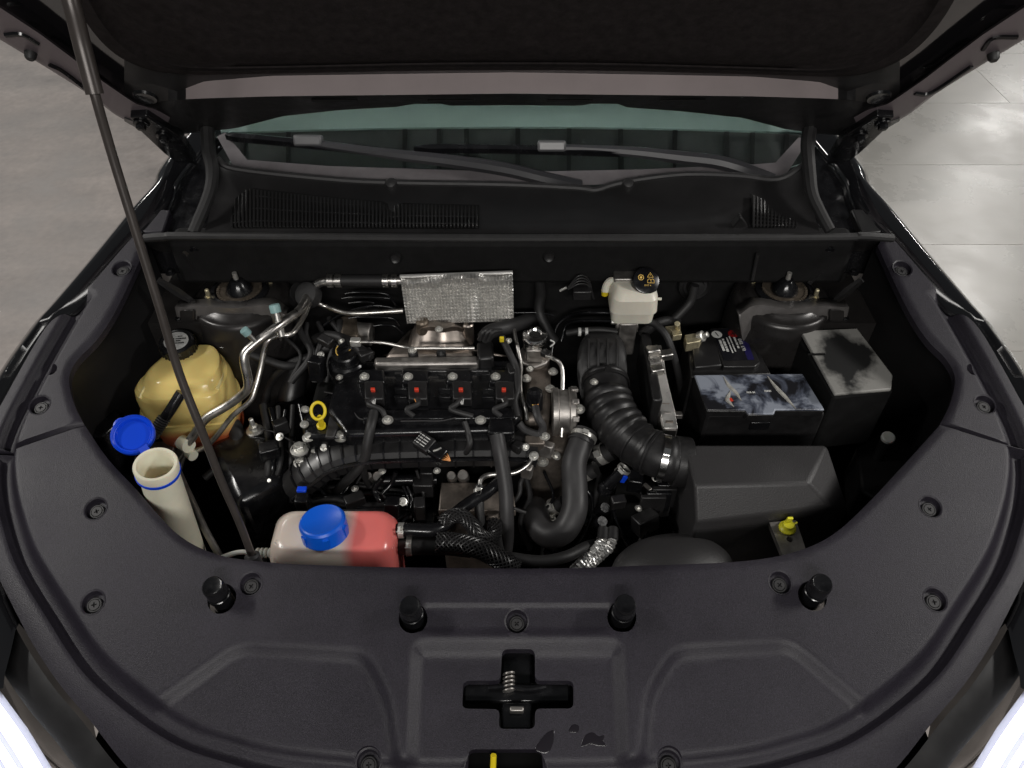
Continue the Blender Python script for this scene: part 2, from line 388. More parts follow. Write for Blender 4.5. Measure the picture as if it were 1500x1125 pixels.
def fast_mesh():
    bm = B(); lathe(bm, [(.0125, 0), (.0125, .003), (.0112, .0042), (.0098, .0042), (.0094, .003)], (0, 0, 0), c1=False)
    a, b = .0042, .0011
    cross = [(b, b), (a, b), (a, -b), (b, -b), (b, -a), (-b, -a), (-b, -b), (-a, -b), (-a, b), (-b, b), (-b, a), (b, a)]
    disc = [(.0085 * math.cos(2 * math.pi * i / 28), .0085 * math.sin(2 * math.pi * i / 28)) for i in range(28)]
    vts = [V(p) for p in disc + cross]; ed = [(i, (i + 1) % 28) for i in range(28)] + [(28 + i, 28 + (i + 1) % 12) for i in range(12)]
    ov, _, of, *_ = delaunay_2d_cdt(vts, ed, [], 0, 1e-8)
    bv = [bm.verts.new((p.x, p.y, .0048)) for p in ov]
    for f in of:
        c = sum((V(ov[i]) for i in f), V((0, 0))) / len(f)
        if not inside(np.array([c]), cross)[0]: bm.faces.new([bv[i] for i in f])
    be = [e for e in bm.edges if len(e.link_faces) == 1 and all(abs(v.co.z - .0048) < 1e-6 for v in e.verts)]
    r = bmesh.ops.extrude_edge_only(bm, edges=be)
    for v in r['geom']:
        if isinstance(v, bmesh.types.BMVert): v.co.z -= .0035
    lathe(bm, [(.0093, .0012), (.0001, .0013)], (0, 0, 0))
    bmesh.ops.recalc_face_normals(bm, faces=bm.faces)
    me = bpy.data.meshes.new('fastener'); bm.to_mesh(me); bm.free(); me.shade_smooth(); me.set_sharp_from_angle(angle=R(35)); me.materials.append(m_rubg); return me
fm = fast_mesh()
def add_fast(lst, parent):
    for k, (px, py) in enumerate(lst):
        c = PS(px, py); c.z = float(cover_h(np.array([c.xy]))[0]) - .0106
        q = V((0, 0, 1)).rotation_difference(SNRM); from mathutils import Quaternion
        inst('fastener', fm, c, parent, rot=q @ Quaternion((0, 0, 1), random.random() * 1.5), scale=1.0)

cross_px = [(735, 947), (784, 947), (784, 991), (841, 991), (841, 1032), (784, 1032), (784, 1062), (730, 1062), (732, 1033), (676, 1032), (678, 991), (733, 991)]
rect_px = [(686, 1092), (794, 1092), (800, 1180), (682, 1180)]
loopf = xy([(-25, 662)] + [(14, 658)]) + xy(smooth2(inner_f + inner_fr)) + xy([(1450, 645), (1525, 662)])
of_ = xy(smooth2(outer_f)); outer_front = loopf[1:-1] + list(reversed(of_))
holes = [xy(roundpoly(cross_px, 9, 4)), xy(roundpoly(rect_px, 9, 4))]
holes += [circ(x, y, FR + .0025) for x, y in fast_f] + [circ(x, y, .023) for x, y in stops]
GD = [(groove, .026, 14), (rec_c + rec_c[:1], .026, 9), (rec_l + rec_l[:1], .018, 7), (rec_r + rec_r[:1], .018, 7), (ledge + ledge[:1], .006, 5)]
bm = sheet('c', outer_front, holes, cover_h, m_cover, step=.0075, guides=GD); cups(bm, fast_f)
front_cover = thing('bay_cover', 'grained black plastic cover over the front with a cross-shaped opening', 'cover panel', PS(750, 900))
mk('panel', bm, m_cover, front_cover, ang=38)
add_fast(fast_f, front_cover)
for px, py in stops:
    c = PS(px, py, -.012)
    bm = B(); lathe(bm, [(.0185, -.014), (.0185, .020), (.0172, .021), (.0172, .046), (.0162, .051), (.0145, .0525), (.012, .0518), (.002, .0522)], c, (0, -.12, 1), 28)
    mk('bonnet_stop', bm, m_gloss, front_cover, ang=40)
for side, il, ol, fl, seam, hp, what in ((0, inner_l, outer_l, fast_l, (14, 654), (74, 541), 'coolant tank'), (1, mxs(inner_l), mxs(outer_l), fast_r, (1486, 654), (1426, 541), 'fuse box')):
    lp = xy(smooth2(il)) + xy([seam]) + xy(smooth2(ol))
    if side: lp = lp[::-1]
    bm = sheet('c', lp, [circ(x, y, FR + .0025) for x, y in fl] + [circ(*hp, .012)], cover_h, m_cover, step=.0075, guides=GD[:1]); cups(bm, fl)
    t = thing('side_cover', 'narrow grained black trim panel along the fender beside the ' + what, 'trim panel', PS(*il[4]))
    mk('panel', bm, m_cover, t, ang=38); add_fast(fl, t)

# --- bay lining
m_felt2 = M('firewall_felt', (.007, .0068, .007), .75, var=.3, vscale=40, bump=.4, bscale=300, spec=.25)
bm = B(); ppx(bm, [(-20, 690), (300, 832), (1180, 832), (1520, 690), (1500, 1000), (1250, 1220), (250, 1220), (0, 1000)], -.06, .25)
bm2 = bm; bm2.free()
bm = B(); box(bm, (0, .40, -.16), (1.35, .36, .16)); mk('radiator_support', bm, m_black, car, bevel=.01)
bm = B(); box(bm, (0, 1.395, -.14), (1.5, .03, .76)); box(bm, (0, 1.352, .235), (1.42, .06, .11)); mk('firewall', bm, m_felt2, car, bevel=.012)
bm = B(); box(bm, (0, .9, -.52), (1.6, 1.1, .02)); mk('undertray', bm, m_black, car)
for s in (-1, 1):
    bm = B()
    rows = []
    for px, py in ((216, 352), (160, 455), (95, 540), (88, 570), (112, 625), (180, 712), (270, 800)):
        p = PS(px, py, -.018); rows.append([V((s * -p.x, p.y, p.z)), V((s * -p.x - s * .0, p.y, p.z - .10)), V((s * -p.x + s * .02, p.y, -.3)), V((s * -p.x - s * .03, p.y, -.52))])
    ringloft(bm, rows, closed=False); mk('inner_fender', bm, m_satin, car)

# --- fenders
crest = [(300, 165), (247, 230), (233, 260), (200, 297), (143, 367), (85, 435), (53, 471), (0, 549), (-45, 640), (-75, 760), (-70, 860), (-40, 950), (0, 1003)]
inn = [(320, 180), (268, 245), (252, 285), (225, 325), (194, 354), (120, 437), (70, 478), (2, 586), (-22, 650), (-34, 740), (-28, 800), (-2, 856), (20, 905)]
for s in (-1, 1):
    rows = []
    C = [PS(x, y, 0) for x, y in smooth2(crest, 5)]; I = [PS(x, y, -.004) for x, y in smooth2(inn, 5)]
    for c, i in zip(C, I):
        c.z -= .004 + .03 * max(0, .75 - c.y); i.z -= .016 + .02 * max(0, .75 - i.y)
        m = c.lerp(i, .55); m.z += .004
        row = [i + V((0, 0, -.05)), i, i.lerp(m, .3) + V((0, 0, .004)), m, c.lerp(m, .35) + V((0, 0, .004)), c, c + V((-.02, 0, -.014)), c + V((-.045, 0, -.05)), c + V((-.07, 0, -.16)), c + V((-.07, 0, -.45)), c + V((-.03, 0, -.7))]
        rows.append([V((p.x * (1 if s < 0 else -1), p.y, p.z)) for p in row])
    bm = B(); ringloft(bm, rows, closed=False); mk('fender', bm, m_paint, car, ang=60)
    # trim strip on the fender ledge
    st = [PS(x, y, -.002) for x, y in ((150, 392), (112, 440), (80, 462))]
# --- front bumper lip outside the cover, and the headlights
def offs(pts, d):
    o = []
    for i, p in enumerate(pts):
        a = V(pts[max(i - 1, 0)]); b = V(pts[min(i + 1, len(pts) - 1)]); t = (b - a).normalized(); o.append((p[0] - t.y * d, p[1] + t.x * d))
    return o
ofs = smooth2(outer_f, 5); nhalf = ofs
for (name, d0, d1, z0, z1, mt) in (('bumper_lip', 7, 52, -.03, -.045, m_satin),):
    r0, r1, r2, r3 = offs(ofs, 13), offs(ofs, 9), offs(ofs, 34), offs(ofs, 58)
    rows = [[PS(x, y, -.09) for x, y in r0], [PS(x, y, -.034) for x, y in r1], [PS(x, y, -.034) for x, y in r2], [PS(x, y, -.05) for x, y in r3], [PS(x, y, -.05) + V((0, 0, -.12)) for x, y in r3]]
    bm = B(); ringloft(bm, rows, closed=False); mk(name, bm, mt, car, ang=40)
hl_in = [(-62, 960), (-30, 985), (0, 1012), (40, 1066), (76, 1125), (110, 1190)]
for s in (0, 1):
    f = (lambda p: p) if not s else mxs
    bm = B(); ringloft(bm, [[PS(x, y, -.052) for x, y in f(hl_in)], [PS(x - 14, y + 8, -.06) for x, y in f(hl_in)] if not s else [PS(x + 14, y + 8, -.06) for x, y in f(hl_in)], [PS(x + (-150 if not s else 150), y + 85, -.10) for x, y in f(hl_in)]], closed=False)
    h = mk('headlight', bm, m_chromeh, car)
    for k, (dx, dr) in enumerate(((22, .010), (48, .006), (72, .010), (98, .006))):
        pts = [PS(x + (-dx if not s else dx), y + dx * .55, -.052 - dx * .0001) for x, y in f(hl_in)]
        bm = B(); tube(bm, pts, dr, 8, 5); mk('light_tube', bm, m_glow, h)
    bm = B(); rr = [[PS(x + (2 if s else -2), y, -.042) for x, y in f(hl_in)], [PS(x + (-80 if not s else 80), y + 45, -.028) for x, y in f(hl_in)], [PS(x + (-160 if not s else 160), y + 90, -.06) for x, y in f(hl_in)]]
    ringloft(bm, rr, closed=False); mk('lens', bm, m_lens, h)

# --- cowl, weatherstrip, glass, wipers
CY = 1.30
def rowpy(pts, n, y): return [PY(p.x, p.y, y) for p in (V((a, b, 0)) for a, b in [(q.x, q.y) for q in pl([(x, yy, 0) for x, yy in pts], n)])]
N = 61
lip = [(318, 232), (345, 247), (480, 262), (573, 267), (740, 270), (845, 275), (872, 278), (900, 270), (940, 262), (1005, 255), (1080, 257), (1140, 262), (1180, 240)]
lip2 = smooth2(lip, 5)
cow = [rowpy([(296, 347), (1205, 347)], N, 1.305), rowpy([(300, 338), (1200, 338)], N, 1.315), rowpy([(305, 322), (750, 326), (1195, 322)], N, 1.36), rowpy([(312, 285), (480, 292), (750, 300), (872, 304), (1000, 288), (1188, 285)], N, 1.425), rowpy(lip2, N, 1.462)]
bm = B(); ringloft(bm, cow, closed=False)
cowl = mk('cowl_panel', bm, m_satin, car, ang=60)
bm = B(); tube(bm, [PY(x, y, 1.462) for x, y in lip2], .0065, 8, 1, smooth=False); mk('cowl_lip', bm, m_rubg, cowl)
for (x, y) in ((573, 270), (920, 270)):
    p = PY(x, y, 1.455); bm = B(); lathe(bm, [(.013, -.02), (.013, .004), (.010, .009), (.003, .011)], p, (0, -.6, .8), 18); mk('clip', bm, m_rubg, cowl)
# grille of upright bars, left and right
def grille(x0, x1, ytop, ybot, step, rows_):
    bm = B(); x = x0
    while x < x1:
        yt, yb = ytop(x), ybot(x)
        P = [PY(x, yb, 1.33), PY(x, (yt + yb) / 2, 1.375), PY(x, yt, 1.42)]
        tube(bm, [p + V((0, -.006, .007)) for p in P], .0022, 5, 2); x += step
    for k in range(rows_):
        f = (k + .5) / rows_; pts = []
        for i in range(12):
            xx = x0 + (x1 - x0) * i / 11; pts.append(PY(xx, ybot(xx) + (ytop(xx) - ybot(xx)) * f, 1.33 + .09 * f) + V((0, -.005, .006)))
        tube(bm, pts, .0016, 5, 2)
    return bm
gl_t = lambda x: np.interp(x, [340, 365, 440, 500, 560, 573, 585, 700], [300, 279, 288, 294, 299, 306, 301, 304]); gl_b = lambda x: 334
o = mk('grille_bars', grille(342, 700, gl_t, gl_b, 5.4, 3), m_satin, cowl); tag(o, kind='stuff')
gr_t = lambda x: np.interp(x, [1100, 1125, 1165], [288, 298, 312])
o = mk('grille_bars', grille(1102, 1166, gr_t, gl_b, 5.2, 7), m_satin, cowl); tag(o, kind='stuff')
def gback(x0, x1, yt):
    bm = B(); n = 24; xs = [x0 + (x1 - x0) * i / (n - 1) for i in range(n)]
    ringloft(bm, [[PY(x, 336, 1.325) + V((0, -.001, .002)) for x in xs], [PY(x, (336 + yt(x)) / 2, 1.372) + V((0, -.003, .005)) for x in xs], [PY(x, yt(x) - 2, 1.42) + V((0, -.003, .005)) for x in xs]], closed=False); return bm
mk('grille_mesh', gback(340, 702, gl_t), m_black, cowl); mk('grille_mesh', gback(1100, 1168, gr_t), m_black, cowl)
for sgn, pts in ((0, [(304, 190), (306, 222), (311, 250), (307, 283), (287, 332), (282, 342)]), (1, [(1186, 190), (1183, 215), (1186, 255), (1190, 285), (1201, 310), (1216, 338)])):
    bm = B(); tube(bm, [PY(x, y, 1.50 - (y - 190) * .00125) for x, y in pts], lambda f: .015 - .004 * f, 10, 6); mk('corner_seal', bm, m_rub, car)
bm = B(); tube(bm, [PY(x, y, 1.285) for x, y in ((212, 349), (240, 347), (300, 346), (750, 349), (1200, 348), (1260, 346), (1308, 349))], .0085, 10, 8)
mk('weatherstrip', bm, m_rub, car)
bm = B(); ringloft(bm, [[PY(x, 352, 1.29) for x in (215, 750, 1300)], [PY(x, 349, 1.33) for x in (215, 750, 1300)], [PY(x, 352, 1.40) - V((0, 0, .05)) for x in (215, 750, 1300)]], closed=False); mk('firewall_top', bm, m_plas, car)
G0 = PY(750, 264, 1.52); GT = R(28); GN = V((0, -math.sin(GT), math.cos(GT)))
def PG(px, py, off=0):
    d = ray(px, py); c = V((0, 0, CAMZ)); return c + d * ((G0 + GN * off - c).dot(GN) / d.dot(GN))
m_glass = M('windscreen_glass', (.9, .96, .94), .03, Transmission_Weight=1, IOR=1.22, spec=.5)
gp = [(336, 236), (420, 256), (573, 268), (750, 276), (940, 268), (1100, 262), (1172, 240), (1186, 190), (1186, 60), (312, 60), (312, 190)]
bm = B(); prism(bm, [PG(x, y) for x, y in gp], -GN * .005); glass = mk('windscreen', bm, m_glass, car)
band = [(318, 200), (345, 250), (480, 264), (750, 275), (940, 268), (1100, 262), (1150, 258), (1184, 205)]
bm = B(); ringloft(bm, [[PG(x, y, .004) for x, y in band], [PG(x, y, .007) for x, y in [(330, 194), (362, 234), (480, 243), (750, 252), (940, 248), (1100, 241), (1136, 238), (1170, 201)]]], closed=False); mk('glass_trim', bm, M('glass_trim_gray', (.13, .12, .125), .33, var=.2, vscale=15), glass)
m_dash = M('dashboard_dark', (.019, .021, .0205), .6, var=.3, vscale=8)
m_reflect = M('reflection_pale', (.23, .30, .285), .6, var=.12, vscale=3)  # colour of a reflection painted behind the glass
yl = lambda x: 189 + 9 * ((x - 750) / 430) ** 2
xs = [300 + 890 * i / 30 for i in range(31)]
bm = B(); ringloft(bm, [[PG(x, 285, -.02) for x in xs], [PG(x, 230, -.05) for x in xs], [PG(x, yl(x), -.07) for x in xs]], closed=False); dash = mk('dashboard', bm, m_dash, car)
bm = B(); xs2 = [318 + 866 * i / 30 for i in range(31)]
ringloft(bm, [[PG(x, yl(x), -.068) for x in xs2], [PG(x, yl(x) - 3, -.062) for x in xs2], [PG(x, 100, -.06) for x in xs2]], closed=False); mk('reflection_band', bm, m_reflect, dash)  # pale sheet standing in for the bright reflection in the windscreen
for x in (352, 420, 590, 640, 680, 755, 830, 905, 985, 1060, 1098, 1148):
    bm = B(); prism(bm, [PG(x, 262, -.03), PG(x + random.uniform(4, 9), 262, -.03), PG(x + 7, yl(x) + 1, -.065), PG(x, yl(x) + 1, -.065)], GN * .004); mk('reflection_rib', bm, m_black, dash)  # dark ribs paint the bonnet's mirrored folds in the lower glass
m_wip = M('wiper_arm', (.04, .0395, .043), .3)
def wiper(blade, arm, joint):
    w0 = PG(*blade[0], .02); wp = bpy.data.objects.new('wiper', None); col.objects.link(wp); wp.parent = car; WL[wp.name] = w0; wp.location = w0 - WL['car']
    P = spline([PG(x, y, .022) for x, y in blade], 8); rows = []
    for i, p in enumerate(P):
        f = i / (len(P) - 1); k = min(1, 8 * f + .5, 8 * (1 - f) + .5)
        rows.append([p + GN * -.018, p + V((0, -.015 * k, -.005)), p + V((0, -.016 * k, .006)) + GN * .002, p + GN * .014 * k, p + V((0, .015 * k, .002))])
    bm = B(); ringloft(bm, rows); mk('blade', bm, m_gloss, wp)
    bm = B(); tube(bm, [PG(x, y, o_) for x, y, o_ in arm], lambda f: .0085 + .0065 * float(sst(np.array(f * 1.6))), 8, 6); mk('arm', bm, m_wip, wp, ang=25)
    p = PG(*joint, .034); bm = B(); box(bm, p, (.062, .028, .024), Matrix.Rotation(-GT, 3, 'X')); mk('joint', bm, M('wiper_joint', (.085, .085, .088), .35), wp, bevel=.005)
wiper([(332, 199), (400, 205), (480, 213), (583, 224)], [(448, 208, .034), (510, 217, .03), (583, 227, .03), (660, 236, .03), (740, 248, .034), (800, 262, .03), (850, 273, .01)], (452, 206))
wiper([(607, 217), (700, 217), (800, 219), (900, 222), (990, 224)], [(805, 216, .034), (870, 219, .03), (930, 223, .03), (1000, 231, .03), (1050, 237, .032), (1090, 248, .03), (1130, 263, .01)], (808, 214))

# hinge pockets beside the cowl
for s in (0, 1):
    f = (lambda p: p) if not s else mxs
    bm = B(); q = f([(256, 232), (305, 195), (322, 300), (300, 345), (206, 347)])
    ringloft(bm, [[PS(x, y, -.03) for x, y in q], [PS(x, y, -.03) + V((0, 0, -.1)) for x, y in q]]); mk('corner_panel', bm, m_gloss, car, bevel=.006)
    q = f([(232, 306), (250, 307), (238, 340), (204, 340)]) if not s else [(1247, 306), (1272, 306), (1298, 340), (1262, 340)]
    bm = B(); prism(bm, [PS(x, y, -.012) for x, y in q], (0, 0, -.03)); mk('corner_pad', bm, m_cover if not s else m_satin, car, bevel=.003)

# --- strut towers
for s in (-1, 1):
    x0 = 1500 if False else 0
    f = (lambda x: x) if s < 0 else (lambda x: 1500 - x)
    c = PZ(f(352), 428, .165)
    bm = B(); lathe(bm, [(.118, -.34), (.110, -.05), (.106, -.022), (.102, -.012), (.096, -.010), (.088, -.010), (.080, -.002), (.074, .001), (.04, .001)], c, n=48)
    box(bm, c + V((s * .10, .02, -.19)), (.16, .2, .34))
    tw = mk('strut_tower', bm, m_tower, car, ang=50)
    bm = B(); lathe(bm, [(.062, 0), (.062, .006), (.052, .010), (.050, .004)], c + V((0, 0, .002)), n=40); mk('mount_ring', bm, m_gloss, tw)
    bm = B()
    for i in range(40):
        a = 2 * math.pi * i / 40; box(bm, c + V((math.cos(a) * .045, math.sin(a) * .045, .007)), (.005, .005, .007), Matrix.Rotation(a, 3, 'Z'))
    lathe(bm, [(.043, .001), (.043, .008), (.03, .006)], c, n=40); mk('bearing_ring', bm, m_rust, tw)
    bm = B(); lathe(bm, [(.03, .0), (.026, .016), (.018, .026), (.013, .034), (.010, .036)], c, n=28); mk('rubber_cap', bm, m_gloss, tw)
    bm = B(); cyl(bm, c + V((0, 0, .03)), c + V((0, 0, .052)), .0055, .005); mk('stud', bm, m_zinc, tw)
    for (bx, by) in ((308, 440), (396, 418)) if s < 0 else ((1192, 440), (1104, 418)):
        p = PZ(bx, by, .158); bm = B(); lathe(bm, [(.011, 0), (.011, .003), (.008, .004)], p); lathe(bm, [(.0085, .003), (.0085, .012)], p, n=6); lathe(bm, [(.0048, .01), (.0046, .028), (.003, .030)], p, n=14); mk('bolt', bm, m_zincy, tw)
    bm = B(); fp = [(256, 450, .15), (300, 449, .155), (345, 452, .158), (392, 447, .155), (418, 462, .14)]; fq = [(262, 478, .105), (300, 482, .10), (345, 484, .10), (392, 482, .10), (414, 486, .105)]; fr2 = [(268, 505, .04), (300, 510, .03), (345, 512, .03), (390, 510, .03), (410, 508, .04)]
    lift = .022
    A_ = [PZ(f(p.x), p.y, p.z + lift) for p in spline([V(a) for a in fp], 6)]; B_ = [PZ(f(p.x), p.y, p.z + lift) for p in spline([V(a) for a in fq], 6)]; C_ = [PZ(f(p.x), p.y, p.z + lift) for p in spline([V(a) for a in fr2], 6)]
    ringloft(bm, [[p + V((0, .03, -.004)) for p in A_], A_, B_, C_, [p + V((0, .02, -.12)) for p in C_]], closed=False); mk('face_plate', bm, m_face, tw, ang=40).modifiers.new('s', 'SOLIDIFY').thickness = .003  # front sheet carries the lit copy of the tower paint
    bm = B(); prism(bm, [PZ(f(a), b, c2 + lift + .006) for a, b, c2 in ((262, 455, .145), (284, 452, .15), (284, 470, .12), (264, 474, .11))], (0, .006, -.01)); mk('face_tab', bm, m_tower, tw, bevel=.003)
    bm = B(); q = [(245, 430), (300, 452), (318, 470), (258, 470)]
    ppx(bm, [(f(a), b) for a, b in q], .12, .06); mk('side_bracket', bm, m_tower, car, bevel=.005)

# ================================================================== bonnet
HO = V((0, 1.475, .50)); HW = V((0, -.6, .8)); HN = V((0, -.8, -.6))
def H(px, py, off=0):
    d = ray(px, py); c = V((0, 0, CAMZ)); return c + d * ((HO + HN * off - c).dot(HN) / d.dot(HN))
hl_edge = [(0, 62), (60, 98), (130, 140), (165, 168), (208, 192), (262, 197), (300, 193), (345, 188), (415, 170), (500, 161), (590, 156), (600, 152), (650, 152), (660, 155), (750, 154), (850, 155), (862, 152), (905, 152), (915, 157), (1000, 163), (1090, 173), (1150, 189), (1200, 196), (1240, 199), (1292, 192), (1335, 168), (1370, 140), (1440, 98), (1500, 62)]
E = [H(x, y, 0) for x, y in hl_edge]
topL = E[0] + HW * .62 + V((-.06, 0, 0)); topR = E[-1] + HW * .62 + V((.06, 0, 0))
bm = B(); prism(bm, [p + HN * -.012 for p in E] + [topR + HN * -.012, topL + HN * -.012], HN * -.012)
hood = mk('bonnet', bm, m_paint, car)
rows = []
X = np.linspace(182, 1318, 89)
lo_y = np.interp(X, [p[0] for p in hl_edge], [p[1] for p in hl_edge])
sb = np.interp(X, [182, 222, 260, 300, 400, 750, 1100, 1200, 1240, 1278, 1318], [160, 150, 146, 144, 141, 137, 141, 144, 146, 150, 160])
stp = np.interp(X, [182, 222, 260, 300, 400, 750, 1100, 1200, 1240, 1278, 1318], [124, 122, 134, 119, 111, 106, 112, 120, 134, 122, 124])
dep = np.interp(X, [182, 232, 290, 340, 1160, 1210, 1268, 1318], [.0, .006, .034, .045, .045, .034, .006, .0])
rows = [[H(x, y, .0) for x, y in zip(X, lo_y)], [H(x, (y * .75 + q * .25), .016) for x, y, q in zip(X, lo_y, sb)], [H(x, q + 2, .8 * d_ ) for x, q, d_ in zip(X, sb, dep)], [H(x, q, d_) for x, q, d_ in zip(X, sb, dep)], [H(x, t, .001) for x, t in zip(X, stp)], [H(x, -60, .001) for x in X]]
i0 = int(np.searchsorted(X, 262)); i1 = int(np.searchsorted(X, 1226))
bm = B(); ringloft(bm, [r_[i0:i1 + 1] for r_ in rows[3:5]], closed=False); mk('stiffener_band', bm, m_inner, hood, ang=28)  # paler copy of the paint, with the light on the band in it
bm = B(); ringloft(bm, rows[4:], closed=False); ringloft(bm, [r_[:i0 + 1] for r_ in rows[3:5]], closed=False); ringloft(bm, [r_[i1:] for r_ in rows[3:5]], closed=False); mk('inner_panel', bm, m_plas, hood, ang=28)  # same paint set black, band ends too: fading light put into colour
bm = B(); ringloft(bm, rows[:4], closed=False); mk('rear_flange', bm, m_plas, hood, ang=28)  # same paint too; its shade is put in as black
for xx in (490, 660, 835, 1000):
    bm = B(); box(bm, H(xx, 147, .035), (.085, .004, .003)); mk('flange_slot', bm, m_black, hood)
for s in (0, 1):
    f = (lambda p: p) if not s else mxs
    a = f([(-110, -60), (0, 7), (60, 47), (110, 85), (147, 114), (200, 150), (230, 158), (250, 170)]); b = f([(-120, -6), (0, 58), (60, 94), (110, 125), (133, 140), (167, 167), (208, 190), (240, 195)])
    A_ = pl([(x, y, 0) for x, y in a], 50); B_ = pl([(x, y, 0) for x, y in b], 50)
    R0 = [H(p.x, p.y, .001) for p in A_]; R1 = [H(p.lerp(q, .08).x, p.lerp(q, .08).y, .016) for p, q in zip(A_, B_)]
    R2 = [H(p.lerp(q, .92).x, p.lerp(q, .92).y, .014) for p, q in zip(A_, B_)]; R3 = [H(q.x, q.y, .0) for q in B_]
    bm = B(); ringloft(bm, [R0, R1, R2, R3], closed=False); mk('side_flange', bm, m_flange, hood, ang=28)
    sc_ = f([(24, 50), (45, 55), (58, 62), (36, 52)])
    for pts in ([(8, 51), (32, 50), (56, 64)], [(72, 94), (92, 104), (128, 132)]) if not s else ([(1440, 72), (1455, 55), (1490, 54)], [(1340, 136), (1365, 135), (1423, 97)]):
        bm = B(); tube(bm, [H(x, y, .0155) for x, y in pts], .0045, 6, 5); mk('stamped_rib', bm, m_gloss, hood)
    sx, sy = (45, 77) if not s else (1455, 79)
    p = H(sx, sy, .014); bm = B(); lathe(bm, [(.010, 0), (.009, .009), (.006, .013)], p, HN, 18); mk('rubber_stop', bm, m_rub, hood)
    # hinge arm with its two bolts
    q = f([(190, 172), (215, 170), (262, 200), (290, 245), (298, 262), (275, 250), (240, 225), (205, 192)])
    bm = B(); prism(bm, [H(x, y, .03) for x, y in q], HN * -.025); hg = mk('hinge', bm, m_gloss, hood, bevel=.003)
    for bx, by in f([(207, 181), (240, 199)]): inst('bolt', b_black, H(bx, by, .031), hg, rot=V((0, 0, 1)).rotation_difference(HN), scale=1.6)
    bm = B(); hx = f([(213, 141)])[0]; lathe(bm, [(.022, 0), (.020, .005), (.014, .003)], H(*hx, .03), HN, 24); mk('plug', bm, m_gloss, hood)
pad = [(60, -130), (84, -60), (108, 0), (135, 45), (170, 80), (215, 101), (270, 109), (400, 108), (600, 104), (750, 103), (900, 104), (1100, 109), (1230, 112), (1285, 103), (1330, 81), (1368, 45), (1398, 0), (1425, -60), (1450, -130)]
pp = smooth2(pad, 5)
def padrow(k, off):
    return [H(750 + (x - 750) * (1 - k), y - (18 if y > -100 else 0) * k * 10, off) for x, y in pp]
rows = [padrow(0, .002), padrow(0, .016), padrow(.012, .024), padrow(.03, .026), padrow(.05, .014), padrow(.065, .012), padrow(.10, .03), padrow(.2, .032)]
bm = B(); ringloft(bm, rows, c0=False); mk('insulation_pad', bm, m_felt, hood, ang=60)

# ================================================================== in the bay
def hose(name, pts, r, mat, label=None, cat='hose', parent=None, n=12, res=8, group=None):
    P = [PZ(*p) for p in pts]; bm = B(); tube(bm, P, r, n, res); o = mk(name, bm, mat, parent, ang=60)
    if label: tag(o, label, cat, group)
    return o
def clamp(parent, p, ax, r, wd, mat=m_zinc, screw=True, name='clamp'):
    bm = B(); lathe(bm, [(r, -wd / 2), (r + .0022, -wd / 2), (r + .0022, wd / 2), (r, wd / 2)], p, ax, 28, False, False)
    if screw:
        x, y, a = basis(ax); d = (V((0, -.5, 1)) - a * V((0, -.5, 1)).dot(a)).normalized(); box(bm, V(p) + d * (r + .005), (.012, wd * .9, .009), Matrix((a.cross(d), a, d)).transposed())
    return mk(name, bm, mat, parent)
def spring_clamp(parent, p, ax, r):
    bm = B(); lathe(bm, [(r, -.005), (r + .002, -.005), (r + .002, .005), (r, .005)], p, ax, 24, False, False)
    x, y, a = basis(ax); d = (V((0, -.6, 1)) - a * V((0, -.6, 1)).dot(a)).normalized(); e = a.cross(d)
    m_ = Matrix((e, a, d)).transposed()
    box(bm, V(p) + d * (r + .008) + e * .004, (.002, .009, .016), m_); box(bm, V(p) + d * (r + .008) - e * .004, (.002, .006, .016), m_); box(bm, V(p) + d * (r + .016), (.010, .004, .002), m_)
    return mk('spring_clamp', bm, m_zinc, parent)

def dashes(length, hgt, o, xd, yd, mat, par):         # a line of print too small to read
    x = V(xd).normalized(); z = x.cross(V(yd)).normalized(); y = z.cross(x); bm = B(); s = 0; rg_ = random.Random(int(length * 9e5))
    while s < length:
        w_ = rg_.uniform(.0012, .003); prism(bm, [V(o) + x * (s + a) + y * b for a, b in ((0, 0), (w_, 0), (w_, hgt * rg_.uniform(.75, 1)), (0, hgt))], z * .0003); s += w_ + (.0008 if rg_.random() < .8 else .0025)
    return mk('print_line', bm, mat, par, flat=True)
# ---------------------------------------------------------------- coolant tank
c = PZ(262, 556, .06); c.z = 0
t = thing('coolant_tank', 'translucent yellow plastic coolant tank with red fluid and black screw cap', 'coolant tank', c + V((0, 0, -.06)))
rings = []
TP0 = [V((*PZ(x, y, .085).xy, 0)) for x, y in ((246, 512), (322, 509), (338, 528), (338, 556), (318, 586), (206, 592), (184, 566))]
tcen = sum(TP0, V()) / len(TP0); base = [V((*p, 0)) for p in roundpoly([tuple((p - tcen).xy) for p in TP0], .03, 6)]
for z, k in ((-.07, .84), (-.062, .90), (.0, .965), (.002, 1.03), (.014, 1.03), (.016, .985), (.060, .975), (.076, .945), (.084, .89), (.0855, .84), (.088, .80), (.100, .76), (.107, .70), (.110, .62)):
    dy = .012 * max(0, z - .08) / .03
    rings.append([tcen + V((p.x * k + dy * .4, p.y * k + dy, z)) for p in base])
for pth, mt_ in (([(205, 584), (214, 566), (232, 545), (240, 532)], 0), ([(266, 588), (272, 566), (284, 542), (287, 531)], 0), ([(240, 531), (262, 530), (300, 529), (318, 533), (325, 548), (318, 570)], 1)):
    RB = globals().setdefault('TRIB', []); RB.append([PZ(x, y, .0865 if y < 575 else .078) for x, y in pth])
rings_old = []
